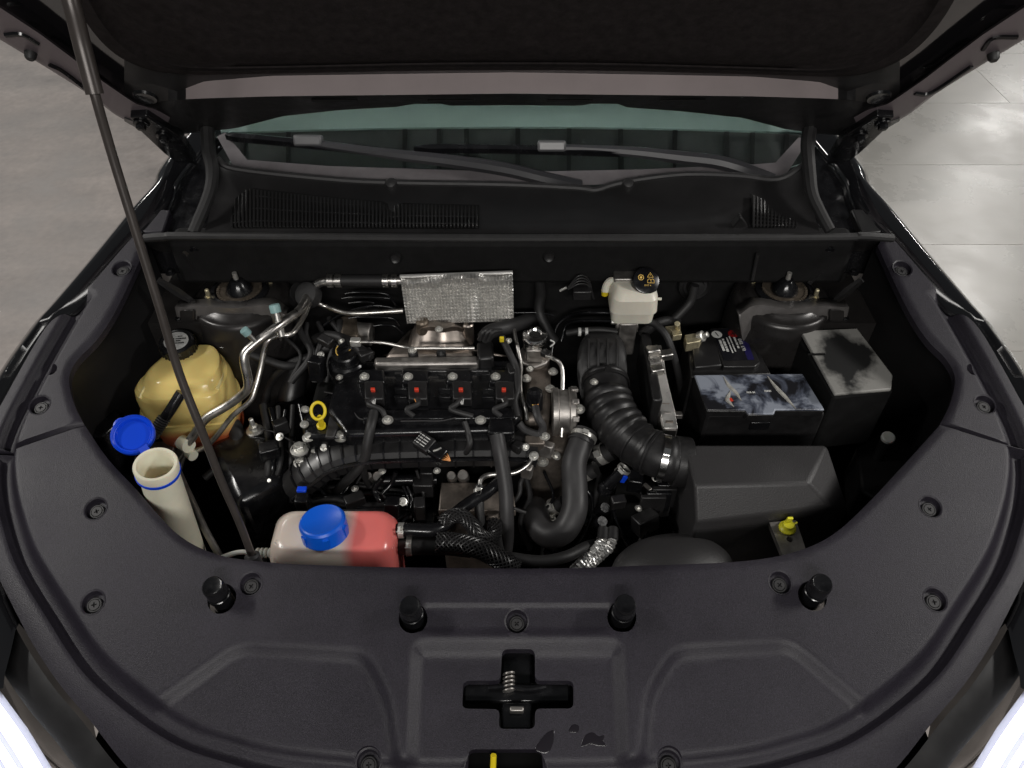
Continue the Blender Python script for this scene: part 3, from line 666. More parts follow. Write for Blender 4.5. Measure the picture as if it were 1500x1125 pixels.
for z, wx, wy, r, dx, dy in ((-.075, .165, .13, .03, 0, 0), (-.07, .18, .145, .035, 0, 0), (-.01, .198, .165, .04, 0, 0), (-.008, .208, .175, .042, 0, 0), (.004, .208, .175, .042, 0, 0), (.006, .200, .168, .042, 0, 0), (.045, .198, .164, .045, 0, 0), (.066, .186, .148, .045, .002, .006), (.078, .172, .128, .04, .004, .014), (.084, .166, .118, .04, .006, .02), (.102, .135, .085, .036, .008, .034), (.108, .11, .06, .028, .008, .038)):
    pass
bm = B(); ringloft(bm, rings); tk = mk('tank_body', bm, m_cool, t, ang=30, bevel=0)
for P_ in TRIB:
    bm = B(); tube(bm, P_, .004, 8, 5); mk('rib', bm, m_coolt, t)
for dx in ():                                     # moulded ribs on the front face
    bm = B(); P = [c + V((*rot2((dx, y), R(14)), z)) for y, z in ((-.083, .0), (-.082, .04), (-.07, .066), (-.045, .080), (-.03, .086))]
    tube(bm, P, .0055, 8, 5); mk('rib', bm, m_cool, t)
ca = V((.05, -.12, 1)).normalized(); cc = PZ(264, 513, .106)
bm = B(); lathe(bm, [(.032, -.02), (.032, .008)], cc, ca); mk('neck', bm, m_coolt, t)
bm = B(); lathe(bm, [(.036, 0), (.0365, .020), (.0345, .028), (.030, .031), (.0285, .029), (.001, .029)], cc, ca, 36)
x_, y_, a_ = basis(ca)
for i in range(24):
    an = 2 * math.pi * i / 24; d = x_ * math.cos(an) + y_ * math.sin(an); box(bm, cc + d * .0362 + ca * .012, (.003, .003, .02), Matrix.Rotation(an, 3, 'Z'))
cp = mk('cap', bm, m_gloss, t)
bm = B(); lathe(bm, [(.0245, .0292), (.0245, .0302)], cc, ca, 32); lb = mk('cap_print', bm, m_gprint, cp)
for k in range(4): dashes(.026 + .008 * (k % 2), .003, cc + ca * .0303 + V((-.016, .009 - .007 * k, .001)), (1, .1, 0), (0, 1, .12), m_black, cp)
for k, s_ in (): text_mesh('lettering', s_, .009 - .003 * k, cc + ca * .0306 + V((0, .004 - .011 * k, 0)), (1, .1, 0), (0, 1, .1), m_black, cp, align='CENTER')
hose('overflow_hose', [(331, 512, .08), (352, 514, .085), (385, 526, .07), (420, 536, .05), (452, 528, .04), (475, 515, .03)], .0095, m_rub, 'black rubber hose leaving the side of the yellow coolant tank')
spring_clamp(t, PZ(335, 511, .081), (1, -.1, .1), .0095)
bm = B(); cyl(bm, PZ(315, 510, .075), PZ(340, 512, .08), .0075); mk('outlet', bm, m_coolt, t)

# ---------------------------------------------------------------- washer filler neck with open lid
p0 = PZ(229, 684, .17); p1 = PZ(271, 806, -.10); ax = (p0 - p1).normalized(); L_ = (p0 - p1).length
t = thing('washer_filler', 'cream plastic washer filler tube with its blue lid hanging open', 'filler tube', p1)
bm = B(); lathe(bm, [(.037, -.1), (.036, 0), (.034, L_ * .6), (.0325, L_ - .02), (.0325, L_ - .012), (.036, L_ - .010), (.0365, L_ + .006), (.035, L_ + .009), (.0305, L_ + .009), (.0285, L_ + .004), (.0285, L_ - .06), (.001, L_ - .06)], p1, ax, 40); mk('tube', bm, m_cream, t)
bm = B(); lathe(bm, [(.0328, L_ - .0165), (.0368, L_ - .0165), (.0372, L_ - .011), (.0328, L_ - .010)], p1, ax, 40, False, False); mk('band', bm, m_blue, t)
lc = PZ(195, 637, .165); la = V((.18, -.42, 1)).normalized()
bm = B(); lathe(bm, [(.034, -.008), (.0365, -.006), (.037, .004), (.035, .006), (.032, .003), (.030, .0035), (.0285, .001), (.0275, -.003), (.001, -.003)], lc, la, 40)
bm2 = B(); x_, y_, a_ = basis(la)
ld = mk('lid', bm, m_blue, t)
e = PZ(176, 621, .165); bm = B(); lathe(bm, [(.014, -.005), (.014, .003), (.012, .004)], lc + (e - lc).normalized() * .036, la, 20); mk('tab', bm, m_blue, ld)
bm = B(); s0 = lc + (PZ(213, 660, .16) - lc).normalized() * .033; s1 = lc - p0; s1 = p0 + (s1 - ax * s1.dot(ax)).normalized() * .038 - ax * .004
sd = (s1 - s0).normalized(); sw = sd.cross(la).normalized()
prism(bm, [s0 + sw * .008, s1 + sw * .008, s1 - sw * .008, s0 - sw * .008], la * -.003); mk('strap', bm, m_blue, ld)
# black pipe into the tank front, with a ribbed sleeve
t = thing('drain_hose', 'short black hose with ribbed sleeve crossing the front of the coolant tank', 'hose', PZ(225, 640, .0))
bm = B(); tube(bm, [PZ(266, 575, .135), PZ(250, 600, .11), PZ(235, 622, .08), PZ(213, 655, .05), PZ(200, 700, .0)], .0105, 14); mk('hose_body', bm, m_gloss, t)
bm = B()
a0, a1 = PZ(241, 612, .092), PZ(222, 640, .066); dv = (a1 - a0)
for k in range(9): lathe(bm, [(.0105, 0), (.0128, .001), (.0128, .0026), (.0105, .0036)], a0 + dv * k / 9, dv, 16)
mk('ribbed_sleeve', bm, m_rub, t)

# ---------------------------------------------------------------- prop rod
rp = [(372, 822, .04), (351, 766, .12), (324, 704, .20), (296, 632, .29), (262, 545, .38), (234, 451, .475), (201, 345, .575), (166, 232, .675), (139, 138, .755), (120, 65, .81), (105, 5, .855), (86, -60, .90)]
P = [PZ(*p) for p in rp]
t = thing('prop_rod', 'long thin black bonnet prop rod with a gray foam grip at its top', 'prop rod', P[0])
bm = B(); tube(bm, P, .0066, 14); mk('rod', bm, m_rod, t)
bm = B(); G = spline(P[-4:], 8); tube(bm, G, .0112, 16, smooth=False); mk('grip', bm, m_rod, t)
bm = B(); lathe(bm, [(.0135, -.008), (.0135, .012), (.010, .016)], P[0], P[1] - P[0], 16); mk('pivot', bm, m_rub, t)

# ---------------------------------------------------------------- air conditioning pipes
t = thing('suction_pipe', 'thick bent aluminium air conditioning pipe with mint service cap beside strut tower', 'pipe', PZ(360, 560, -.02))
A1 = [(590, 411, .20), (540, 411, .2), (485, 412, .2), (466, 416, .19), (452, 432, .17), (440, 453, .19), (418, 470, .20), (396, 486, .20), (374, 503, .19), (360, 516, .18), (358, 530, .165), (363, 556, .13), (362, 570, .11), (350, 582, .09), (330, 596, .07), (302, 613, .05), (285, 636, .02), (264, 664, -.02), (246, 692, -.08)]
bm = B(); tube(bm, [PZ(*p) for p in A1], .0092, 14, 5); mk('pipe_body', bm, m_alu, t)
bm = B(); tube(bm, [PZ(*p) for p in ((492, 411, .2), (530, 411, .2), (565, 411, .2))], .0125, 14); mk('hose_section', bm, m_rub, t)
for xx in (484, 496, 565, 578): clamp(t, PZ(xx, 411, .2), (1, 0, 0), .0125, .012, m_alu, False, 'ferrule')
bm = B(); a, b = PZ(374, 500, .195), PZ(362, 488, .215); cyl(bm, a, b, .005); mk('valve', bm, m_alu, t)
d = (b - a).normalized(); bm = B(); lathe(bm, [(.0085, 0), (.009, .012), (.0075, .014)], b - d * .003, d, 16); mk('service_cap', bm, m_mint, t)
bm = B(); ax = PZ(452, 432, .17); lathe(bm, [(.028, -.01), (.03, 0), (.026, .012), (.012, .014)], ax, (-.3, -.5, .6), 24); mk('grommet', bm, m_rub, t)
t = thing('liquid_pipe', 'thin bent aluminium air conditioning pipe with upright mint service cap', 'pipe', PZ(385, 540, -.02))
A2 = [(590, 455, .14), (560, 457, .14), (520, 459, .14), (500, 457, .14), (475, 448, .145), (455, 444, .165), (446, 462, .175), (434, 482, .18), (425, 490, .18), (408, 492, .18), (394, 498, .18), (388, 510, .165), (382, 540, .13), (374, 570, .10), (366, 588, .08), (340, 610, .05), (316, 640, .01), (297, 657, -.02), (272, 665, -.03), (262, 690, -.08)]
bm = B(); tube(bm, [PZ(*p) for p in A2], .0055, 12, 5); mk('pipe_body', bm, m_alu, t)
bm = B(); a, b = PZ(413, 492, .18), PZ(404, 456, .225); cyl(bm, a, b, .0085, .0075); mk('valve', bm, m_alu, t)
d = (b - a).normalized(); bm = B(); lathe(bm, [(.0105, 0), (.0108, .013), (.0095, .016)], b - d * .002, d, 16); mk('service_cap', bm, m_mint, t)
hose('coolant_hose_left', [(445, 430, .16), (425, 470, .05), (432, 520, .0), (428, 570, -.05), (420, 610, -.1)], .03, m_plas, 'broad dark duct standing between strut tower and engine', 'duct', n=16)
bpy.data.objects['coolant_hose_left'].name = 'dark_duct'; WL['dark_duct'] = WL['coolant_hose_left']

# lower left hoses, clips, wheel arch clutter
hose('coolant_hose', [(300, 616, -.02), (318, 612, -.02), (342, 624, -.03), (352, 660, -.06), (360, 710, -.12), (372, 780, -.2), (380, 830, -.26)], .017, m_rub, 'thick black hose curving down below the aluminium pipes')
hose('coolant_hose', [(392, 690, -.1), (398, 730, -.15), (392, 770, -.2), (385, 815, -.22)], .012, m_rub, 'dark hose dropping beside the white and pink tank')
o = hose('metal_pipe', [(262, 692, -.085), (272, 715, -.08), (285, 742, -.075), (300, 775, -.08), (322, 815, -.1)], .007, m_alud, 'dull aluminium pipe rising beside the cream filler tube', 'pipe')
bm = B(); p = PZ(272, 652, -.002); cyl(bm, p + V((-.01, .008, 0)), p + V((.01, -.006, .004)), .015, n=20); q = PZ(279, 665, -.02); cyl(bm, q + V((-.007, .006, 0)), q + V((.008, -.006, 0)), .011, n=20); tag(mk('pipe_clip', bm, m_cream), 'white plastic double clip holding two pipes together', 'clip')
bm = B(); ppx(bm, [(205, 648), (258, 644), (250, 670), (195, 672)], -.06, .05); tag(mk('support_plate', bm, m_alud, bevel=.003), 'gray metal plate below the blue lid', 'plate')
bm = B(); ppx(bm, [(120, 588), (165, 590), (178, 612), (150, 640), (118, 640)], .02, .2); tag(mk('mount_box', bm, m_gloss, bevel=.006), 'glossy black box corner beside the blue lid', 'box')
bm = B(); p = PZ(373, 630, -.03); lathe(bm, [(.018, -.006), (.018, 0), (.012, .004)], p, n=20); lathe(bm, [(.010, .003), (.010, .014)], p, n=6); lathe(bm, [(.0055, .012), (.005, .034), (.003, .036)], p, n=14); tag(mk('mount_stud', bm, m_zinc), 'zinc stud and nut standing on the left engine mount', 'stud')
bm = B(); ppx(bm, [(300, 650), (400, 600), (430, 640), (420, 700), (345, 740), (320, 690)], -.034, .2); tag(mk('engine_mount', bm, m_gloss, bevel=.02), 'dark cast engine mount under the zinc stud', 'engine mount')
bm = B(); ppx(bm, [(385, 600), (440, 560), (455, 600), (430, 690), (390, 690)], -.05, .2); tag(mk('timing_cover', bm, m_gloss, bevel=.015), 'glossy black timing cover at the end of the engine', 'cover')

# ---------------------------------------------------------------- heat shield of embossed foil
t = thing('foil_shield', 'silver embossed foil heat shield hanging at the firewall', 'heat shield', PY(670, 474, 1.27))
nx, nz = 67, 29; rows = []
for j in range(nz):
    g = j / (nz - 1); row = []
    for i in range(nx):
        f = i / (nx - 1)
        px = (586 + 165 * f) * (1 - g) + (596 + 157 * f) * g; py = (406 - 6 * f) * (1 - g) + (474 - 3 * f) * g
        y = 1.285 - .03 * math.exp(-((g - .1 - .05 * math.sin(f * 9)) / .07) ** 2) + .010 * math.sin(f * 17 + g * 3) * (.4 + g) - .03 * math.exp(-((f - .62) / .05) ** 2) * g
        y += .0065 * ((i % 2) * (j % 2)) - .003 * (((i + 1) % 2) * ((j + 1) % 2))
        row.append(PY(px, py, y))
    rows.append(row)
m_foil = M('embossed_foil', (.74, .73, .71), .33, metal=.72, var=.1, vscale=60)
_nt = m_foil.node_tree; _tc = _nt.nodes.new('ShaderNodeTexCoord'); _v = _nt.nodes.new('ShaderNodeTexVoronoi'); _v.inputs['Scale'].default_value = 190; _v.inputs['Randomness'].default_value = .25
_bp = _nt.nodes.new('ShaderNodeBump'); _bp.inputs['Strength'].default_value = .15; _bp.inputs['Distance'].default_value = .003
_nt.links.new(_tc.outputs['Object'], _v.inputs['Vector']); _nt.links.new(_v.outputs['Distance'], _bp.inputs['Height']); _nt.links.new(_bp.outputs['Normal'], _nt.nodes['Principled BSDF'].inputs['Normal'])
bm = B(); ringloft(bm, rows, closed=False); o = mk('foil_sheet', bm, m_foil, t, flat=True)
so = o.modifiers.new('s', 'SOLIDIFY'); so.thickness = .002
bm = B(); tube(bm, [PY(586 + 165 * i / 6, 405 - i, 1.28) for i in range(7)], .004, 8); mk('hem', bm, m_foil, t)

# exhaust heat shield behind the valve cover
t = thing('exhaust_shield', 'brownish stamped steel heat shield behind the valve cover', 'heat shield', PZ(650, 500, .02))
bm = B(); rows = []
for (py, z, x0, x1) in ((468, .10, 612, 680), (474, .118, 608, 682), (480, .118, 606, 684), (486, .10, 602, 686), (494, .09, 600, 688), (508, .075, 596, 690), (520, .05, 560, 745)):
    rows.append([PZ(x0 + (x1 - x0) * i / 16, py + 1.5 * math.sin(i * .9), z - .02 * (abs(i - 8) / 8) ** 4) for i in range(17)])
ringloft(bm, rows, closed=False); mk('shield_sheet', bm, m_sheet, t, ang=30).modifiers.new('s', 'SOLIDIFY').thickness = .003
bm = B(); ppx(bm, [(600, 478), (690, 474), (696, 522), (560, 524), (575, 505)], .06, .12); mk('shield_body', bm, m_sheet, t, bevel=.012)
bm = B(); lathe(bm, [(.014, 0), (.014, .03), (.011, .034)], PZ(620, 486, .09)); mk('boss', bm, m_rust, t)
bm = B(); lathe(bm, [(.012, 0), (.012, .05), (.009, .053)], PZ(687, 500, .06)); mk('boss', bm, m_sheet, t)
bolts([(643, 483), (604, 514)], b_zinc, t, .118, .9)
bm = B(); ppx(bm, [(548, 522), (700, 520), (702, 532), (548, 534)], .098, .04); mk('lower_flange', bm, m_alud, t, bevel=.006)
hose('fuel_line', [(523, 501, .13), (560, 502, .13), (590, 508, .12), (605, 510, .12), (640, 510, .12), (695, 510, .12)], .0035, m_alu, 'thin steel fuel line running behind the valve cover', 'pipe')
bm = B(); box(bm, PZ(521, 501, .13), (.022, .016, .016)); tag(mk('line_fitting', bm, m_zinc, bevel=.003), 'bright zinc fitting at the end of the fuel line', 'fitting')

# sensors and sockets behind on the left
t = thing('vacuum_pump', 'rusty metal pump with gray housing beside the oil cap', 'pump', PZ(515, 490, 0))
bm = B(); ppx(bm, [(498, 462), (522, 460), (524, 492), (498, 494)], .10, .08); mk('pump_body', bm, m_rust, t, bevel=.006)
bm = B(); cyl(bm, PZ(520, 488, .07), PZ(545, 490, .07), .026); mk('pump_housing', bm, m_alud, t, bevel=.003)
hose('wiring_harness', [(455, 500, .06), (480, 492, .09), (510, 500, .10), (530, 515, .10), (545, 522, .095)], .012, m_rub, 'taped black wiring harness behind the oil cap', 'cable')
hose('wiring_harness', [(388, 590, -.06), (394, 565, -.02), (408, 546, .02), (430, 530, .05), (460, 520, .06), (490, 505, .08)], .009, m_rub, 'thin black wiring bundle running to the oil cap', 'cable')
for k, (yy, xx0, xx1) in enumerate(((430, 505, 575), (437, 500, 580), (444, 510, 560), (466, 510, 585), (478, 540, 590))):
    hose('vacuum_line', [(xx0, yy, .16 - .02 * k), (xx0 + 20, yy - 2, .16 - .02 * k), (xx1 - 12, yy, .16 - .02 * k), (xx1, yy + 10, .14 - .02 * k)], .0028, m_gloss, ('topmost', 'second from the top', 'third from the top', 'fourth from the top', 'lowest')[k] + ' of the thin black lines looped beside the foil shield', 'pipe', group='thin lines on the firewall')
# ---------------------------------------------------------------- engine
eng = thing('engine', 'black four-cylinder engine with plastic valve cover and coil packs', 'engine', PZ(610, 640, -.3))
bm = B(); ppx(bm, [(470, 530), (770, 528), (790, 640), (440, 645)], .02, .40); mk('block', bm, m_black, eng, bevel=.012)
bm = B(); ppx(bm, [(520, 527), (756, 525), (766, 606), (740, 630), (505, 636), (478, 600), (488, 560)], .075, .07); vc = mk('valve_cover', bm, m_gloss, eng, bevel=.010, seg=3)
bm = B(); ppx(bm, [(545, 538), (750, 536), (750, 543), (545, 545)], .083, .02); mk('cover_ridge', bm, m_gloss, vc, bevel=.003)
bm = B(); ppx(bm, [(540, 600), (752, 598), (756, 612), (530, 614)], .085, .02); mk('cover_ridge', bm, m_gloss, vc, bevel=.004)
for xx in (578, 642, 706):
    for yy in (545, 566, 578):
        bm = B(); ppx(bm, [(xx, yy), (xx + 18, yy), (xx + 18, yy + 4), (xx, yy + 4)], .082, .012); mk('cover_rib', bm, m_gloss, vc, bevel=.001)
bm = B(); ppx(bm, [(457, 592), (492, 566), (535, 592), (545, 600), (522, 640), (444, 640), (443, 610)], .06, .09); mk('side_cover', bm, m_gloss, eng, bevel=.008)
bm = B(); ppx(bm, [(484, 602), (507, 602), (488, 640), (476, 640)], .0655, .008); mk('cover_plate', bm, m_rubg, eng, bevel=.002)
for k, xx in enumerate((546, 610, 675, 738)):
    e = bpy.data.objects.new('ignition_coil', None); col.objects.link(e); e.parent = eng; q = PZ(xx, 565, .078); WL[e.name] = q; e.location = q - WL['engine']
    bm = B(); ppx(bm, [(xx - 22, 540), (xx + 16, 540), (xx + 18, 560), (xx - 22, 560)], .098, .03); mk('coil_body', bm, m_gloss, e, bevel=.005)
    bm = B(); ppx(bm, [(xx - 13, 558), (xx + 15, 558), (xx + 16, 584), (xx - 12, 584)], .100, .024); mk('plug_housing', bm, m_plas, e, bevel=.003)
    bm = B(); ppx(bm, [(xx - 3.2, 567.2), (xx + 3.2, 567.2), (xx + 3.2, 571), (xx - 3.2, 571)], .107, .008); mk('lock_tab', bm, m_red, e, bevel=.0012)
    inst('bolt', b_zinc, PZ(xx - 12, 552, .098), e, scale=1.05)
    bm = B(); tube(bm, [PZ(*p) for p in ((xx + 2, 584, .095), (xx - 6 + 8 * (k % 2), 592, .098), (xx + (12 if k == 0 else -14), 600, .096), (xx + (18 if k % 2 == 0 else -4), 610, .088))], .0055, 10); mk('wire_sleeve', bm, m_rub, e)
    for j in range(3):
        bm = B(); tube(bm, [PZ(xx - 4 + 4 * j, 582, .097), PZ(xx + 1 + j, 592, .101)], .0011, 5); mk('wire', bm, m_orange if k == 1 else m_print, e)
bolts([(568, 616), (704, 616)], b_zinc, eng, .087, 1.15)
bolts([(497, 553, .078), (709, 533, .085)], b_zinc, eng, .08, .8)
# oil cap
oc = PZ(508, 522, .085); bm = B(); lathe(bm, [(.034, -.03), (.033, .0), (.030, .004), (.028, .016), (.025, .019), (.02, .0165), (.001, .0165)], oc, (-.05, -.2, 1), 36); box(bm, oc + V((0, 0, .018)), (.036, .009, .012), Matrix.Rotation(.5, 3, 'Z'))
cap = mk('oil_cap', bm, m_gloss, eng, ang=30)
bm = B(); tube(bm, [oc + V((.02 * math.cos(a), .02 * math.sin(a), .0185 - .004 * math.sin(a) * -1)) for a in (2.6, 3.0, 3.5, 3.9)], .0012, 6); mk('cap_mark', bm, m_yprint, cap)
bm = B(); tube(bm, [oc + V((.008, -.002, .0182)), oc + V((.012, .006, .020)), oc + V((.006, .010, .021))], .0012, 6); mk('cap_mark', bm, m_yprint, cap)
bm = B(); lathe(bm, [(.045, -.05), (.042, -.012), (.036, -.006)], oc); mk('filler_base', bm, m_gloss, eng)
# clips and posts along the rear edge
for xx in (606, 647):
    bm = B(); p = PZ(xx, 526, .082); lathe(bm, [(.011, 0), (.010, .02), (.005, .026)], p, n=14); mk('rubber_post', bm, m_rub, eng)
# intake manifold: a curved body with cross ribs
mp = [(428, 712, -.05), (446, 694, -.02), (478, 672, .005), (525, 659, .02), (580, 655, .024), (650, 653, .024), (720, 652, .024), (785, 654, .015)]
MP = spline([PZ(*p) for p in mp], 8); rows = []
for i, p in enumerate(MP):
    tt = (MP[min(i + 1, len(MP) - 1)] - MP[max(i - 1, 0)]).normalized(); sd = tt.cross(V((0, 0, 1))).normalized(); up = sd.cross(tt)
    rows.append([p + sd * a * .036 + up * b * .022 for a, b in ((-1, -1), (-1, .2), (-.7, .85), (-.3, 1), (.3, 1), (.75, .7), (1, .1), (1, -1))])
bm = B(); ringloft(bm, rows); man = mk('intake_manifold', bm, m_satin, eng, ang=25)
for i in range(6, len(MP) - 2, 3):
    p = MP[i]; tt = (MP[i + 1] - MP[i - 1]).normalized(); sd = tt.cross(V((0, 0, 1))).normalized(); up = sd.cross(tt); bm = B()
    ringloft(bm, [[p + tt * q + sd * a * .0375 + up * b * .0245 for a, b in ((-1, -1), (-1, .2), (-.7, .88), (-.3, 1.05), (.3, 1.05), (.75, .75), (1, .12), (1, -1))] for q in (-.0018, .0018)]); mk('rib', bm, m_gloss, man, ang=30)
for dz, k in ((.034, -.036), (.004, .0415)):
    bm = B(); tube(bm, [p + (MP[min(i + 1, len(MP) - 1)] - MP[max(i - 1, 0)]).normalized().cross(V((0, 0, 1))).normalized() * k + V((0, 0, .006)) for i, p in enumerate(MP)], .004, 6, smooth=False); mk('flange_edge', bm, m_gloss, man)
bolts([(625, 632, .052), (507, 634, .045), (452, 641, .05)], b_zinc, man, .045, 1.25)
bolts([(439, 659, .02)], b_zinc, eng, .02, 1.9); bolts([(463, 664, .01), (441, 678, .0), (500, 640, .05)], b_zinc, eng, .0, 1.5)
bm = B(); cyl(bm, PZ(439, 668, -.06), PZ(439, 661, .02), .017); cyl(bm, PZ(463, 672, -.06), PZ(463, 666, .01), .013); cyl(bm, PZ(441, 684, -.08), PZ(441, 680, .0), .013); mk('mount_boss', bm, m_plas, eng)
# lower front of the engine: rail, injectors, plugs
bm = B(); cyl(bm, PZ(556, 704, -.05), PZ(640, 702, -.05), .011); mk('rail', bm, m_gloss, eng)
bm = B(); ppx(bm, [(604, 697), (634, 697), (634, 712), (604, 712)], -.035, .04); mk('rail_box', bm, m_plas, eng, bevel=.003)
bm = B(); ppx(bm, [(615, 676), (634, 676), (634, 694), (615, 694)], -.01, .05); mk('socket', bm, m_plas, eng, bevel=.003)
for (x, y, r) in ((553, 698, .011), (540, 697, .008), (678, 696, .012), (661, 697, .010)):
    bm = B(); lathe(bm, [(r, -.04), (r, 0), (r * .85, .003), (r * .8, .001)], PZ(x, y, -.03), (0, -.5, 1), 24); mk('core_plug', bm, m_alud, eng)
bm = B(); ppx(bm, [(500, 715), (590, 712), (600, 745), (490, 750)], -.09, .1); mk('lower_block', bm, m_plas, eng, bevel=.012)
bm = B(); ppx(bm, [(600, 706), (640, 706), (642, 770), (600, 770)], -.10, .1); mk('lower_block', bm, m_gloss, eng, bevel=.01)
rng = random.Random(3)
for k in range(26):                                           # little sensors, nuts and sockets that crowd the front
    x, y = rng.uniform(455, 770), rng.uniform(690, 770)
    if 640 < x < 755 and 700 < y < 768: continue
    z = -.08 - .05 * rng.random(); bm = B(); q = PZ(x, y, z); s_ = rng.uniform(.008, .02)
    if rng.random() < .5: lathe(bm, [(s_ * .6, -.06), (s_ * .6, 0), (s_ * .45, .004)], q, (rng.uniform(-.4, .4), -.4, 1), 14)
    else: box(bm, q + V((0, 0, -.02)), (s_ * 1.6, s_, .05), Matrix.Rotation(rng.uniform(-1, 1), 3, 'Z'))
    mk('engine_fitting', bm, m_gloss if rng.random() < .7 else m_alud, eng, bevel=.0015)
# oil cooler
t = thing('oil_cooler', 'flat gray metal oil cooler block below the intake manifold', 'oil cooler', PZ(700, 760, -.2))
bm = B(); ppx(bm, [(646, 706), (750, 706), (756, 748), (642, 748)], -.05, .02); mk('top_plate', bm, m_cast, t, bevel=.003)
for k in range(6):
    bm = B(); ppx(bm, [(648, 708), (748, 708), (753, 746), (645, 746)], -.071 - .02 * k, .014); mk('plate', bm, m_alud, t, bevel=.002)
bm = B(); ppx(bm, [(650, 750), (720, 750), (725, 800), (650, 800)], -.14, .1); mk('base', bm, m_cast, t, bevel=.008)
# dipstick
t = thing('dipstick', 'yellow oil dipstick with a ring handle', 'dipstick', PZ(471, 624, .06))
bm = B(); a = PZ(466, 602, .115); n_ = V((0, -.75, .66)); x_, y_, _ = basis(n_)
ring = [a + x_ * .0135 * math.cos(2 * math.pi * i / 28) + y_ * .0165 * math.sin(2 * math.pi * i / 28) for i in range(28)]
rows = [[p + (p - a).normalized() * .0032 * math.cos(j * math.pi / 4) + n_ * .0032 * math.sin(j * math.pi / 4) for j in range(8)] for p in ring]; rows.append(rows[0]); ringloft(bm, rows, False, False); mk('ring_handle', bm, m_yel, t, ang=60)
bm = B(); tube(bm, [PZ(468, 611, .10), PZ(470, 617, .085), PZ(471, 623, .07)], .0055, 10); lathe(bm, [(.009, 0), (.009, .006), (.006, .008)], PZ(471, 625, .062)); mk('stem', bm, m_yel, t)
bm = B(); cyl(bm, PZ(473, 636, .0), PZ(471, 625, .063), .016, .011); mk('guide', bm, m_gloss, t)
# harness runs over the engine
hose('wiring_harness', [(548, 604, .09), (543, 625, .085), (538, 650, .06), (534, 672, .03), (520, 692, .0), (500, 712, -.04), (492, 725, -.07)], .010, m_rub, 'taped black harness falling over the curved intake manifold', 'cable')
hose('wiring_harness', [(535, 672, .03), (533, 690, -.01), (540, 712, -.06)], .007, m_rub, 'short harness branch below the curved intake manifold', 'cable')
hose('wiring_harness', [(680, 617, .088), (686, 635, .07), (688, 652, .058), (678, 668, .02), (660, 676, -.01)], .006, m_rub, 'slim taped cable looping over the manifold to the labelled connector', 'cable')
hose('wiring_harness', [(728, 636, .08), (732, 660, .06), (737, 690, .03), (741, 720, .0), (742, 750, -.03), (742, 790, -.08), (738, 830, -.14)], .0145, m_rubg, 'thick taped harness dropping in front of the oil cooler', 'cable')
hose('thin_cable', [(475, 574, .07), (500, 581, .072), (516, 600, .073), (525, 612, .075), (538, 616, .08)], .0016, m_rubg, 'thin gray cable curling around the side cover', 'cable')
hose('thin_cable', [(587, 617, .09), (620, 616.5, .09), (645, 616.5, .09), (668, 612, .09)], .0014, m_rubg, 'thin gray cable along the front edge of the valve cover', 'cable')
bm = B(); ppx(bm, [(716, 612), (752, 612), (754, 634), (714, 634)], .088, .03); tag(mk('junction_box', bm, m_gloss, bevel=.004), 'small black junction box above the thick harness', 'box')
# labelled connector
t = thing('map_sensor', 'black connector with white printed lines lying across the manifold', 'connector', PZ(635, 655, .05))
def obox(name, c_, xd, sx, sy, sz, mat, par, bev=.003):
    x = V(xd).normalized(); z = V((0, -.25, 1)).normalized(); y = z.cross(x).normalized(); z = x.cross(y); bm = B(); box(bm, c_, (sx, sy, sz), Matrix((x, y, z)).transposed()); return mk(name, bm, mat, par, bevel=bev)
a, b = PZ(609, 641, .075), PZ(658, 674, .065); d = (b - a)
obox('housing', a + d * .27, d, .036, .032, .02, m_plas, t); obox('plug', a + d * .66, d, .034, .026, .018, m_gloss, t)
x = d.normalized(); yv = V((0, -.25, 1)).cross(x).normalized(); zv = x.cross(yv)
for k in range(4): dashes(.022, .0022, a + d * .08 + zv * .0104 + yv * (.008 - .006 * k), x, yv, m_print, t)
for k in range(4):
    bm = B(); tube(bm, [a + d * .86 + yv * (.008 - .005 * k), a + d * .95 + yv * (.004 - .003 * k) + zv * .004, a + d * 1.03], .0012, 5); mk('wire', bm, m_orange, t)
bm = B(); tube(bm, [a + d * .6 + zv * .01 + yv * -.006, a + d * .66 + zv * .011, a + d * .7 + zv * .010 + yv * .008], .0018, 6); mk('lock_clip', bm, m_zinc, t)

# ---------------------------------------------------------------- high pressure pump and throttle body
t = thing('fuel_pump', 'silver fuel pump with a polished round top on a cast tower', 'fuel pump', PZ(785, 560, -.1))
c = PZ(783, 512, .085)
bm = B(); lathe(bm, [(.024, 0), (.0255, .008), (.0255, .028), (.027, .030), (.028, .038), (.025, .044), (.015, .047), (.012, .043), (.001, .042)], c, (0, 0, 1), 40); mk('pump_head', bm, m_chrome, t)
bm = B(); box(bm, c + V((-.002, -.012, .006)), (.034, .034, .034)); mk('pump_body', bm, m_alud, t, bevel=.003)
bm = B(); prism(bm, [c + V((*p, -.012)) for p in [(-.04, 0), (-.025, -.03), (0, -.042), (.025, -.03), (.04, 0), (.02, .03), (-.02, .03)]], (0, 0, -.008)); mk('flange', bm, m_alud, t, bevel=.003)
bm = B(); ppx(bm, [(768, 528), (806, 526), (808, 575), (804, 612), (768, 615)], .05, .2); mk('tower', bm, m_cast, t, bevel=.012)
bm = B(); cyl(bm, PZ(787, 534, .03), PZ(786, 524, .075), .028, .026); mk('neck', bm, m_cast, t)
bm = B(); tube(bm, [PZ(*p) for p in ((800, 521, .105), (812, 526, .105), (820, 532, .10), (824, 545, .09), (824, 575, .07), (824, 610, .05), (823, 640, .02))], .0042, 10); mk('fuel_pipe', bm, m_alu, t)
bm = B(); box(bm, PZ(800, 518, .105), (.02, .016, .012), Matrix.Rotation(-.5, 3, 'Z')); mk('socket', bm, m_plas, t, bevel=.002)
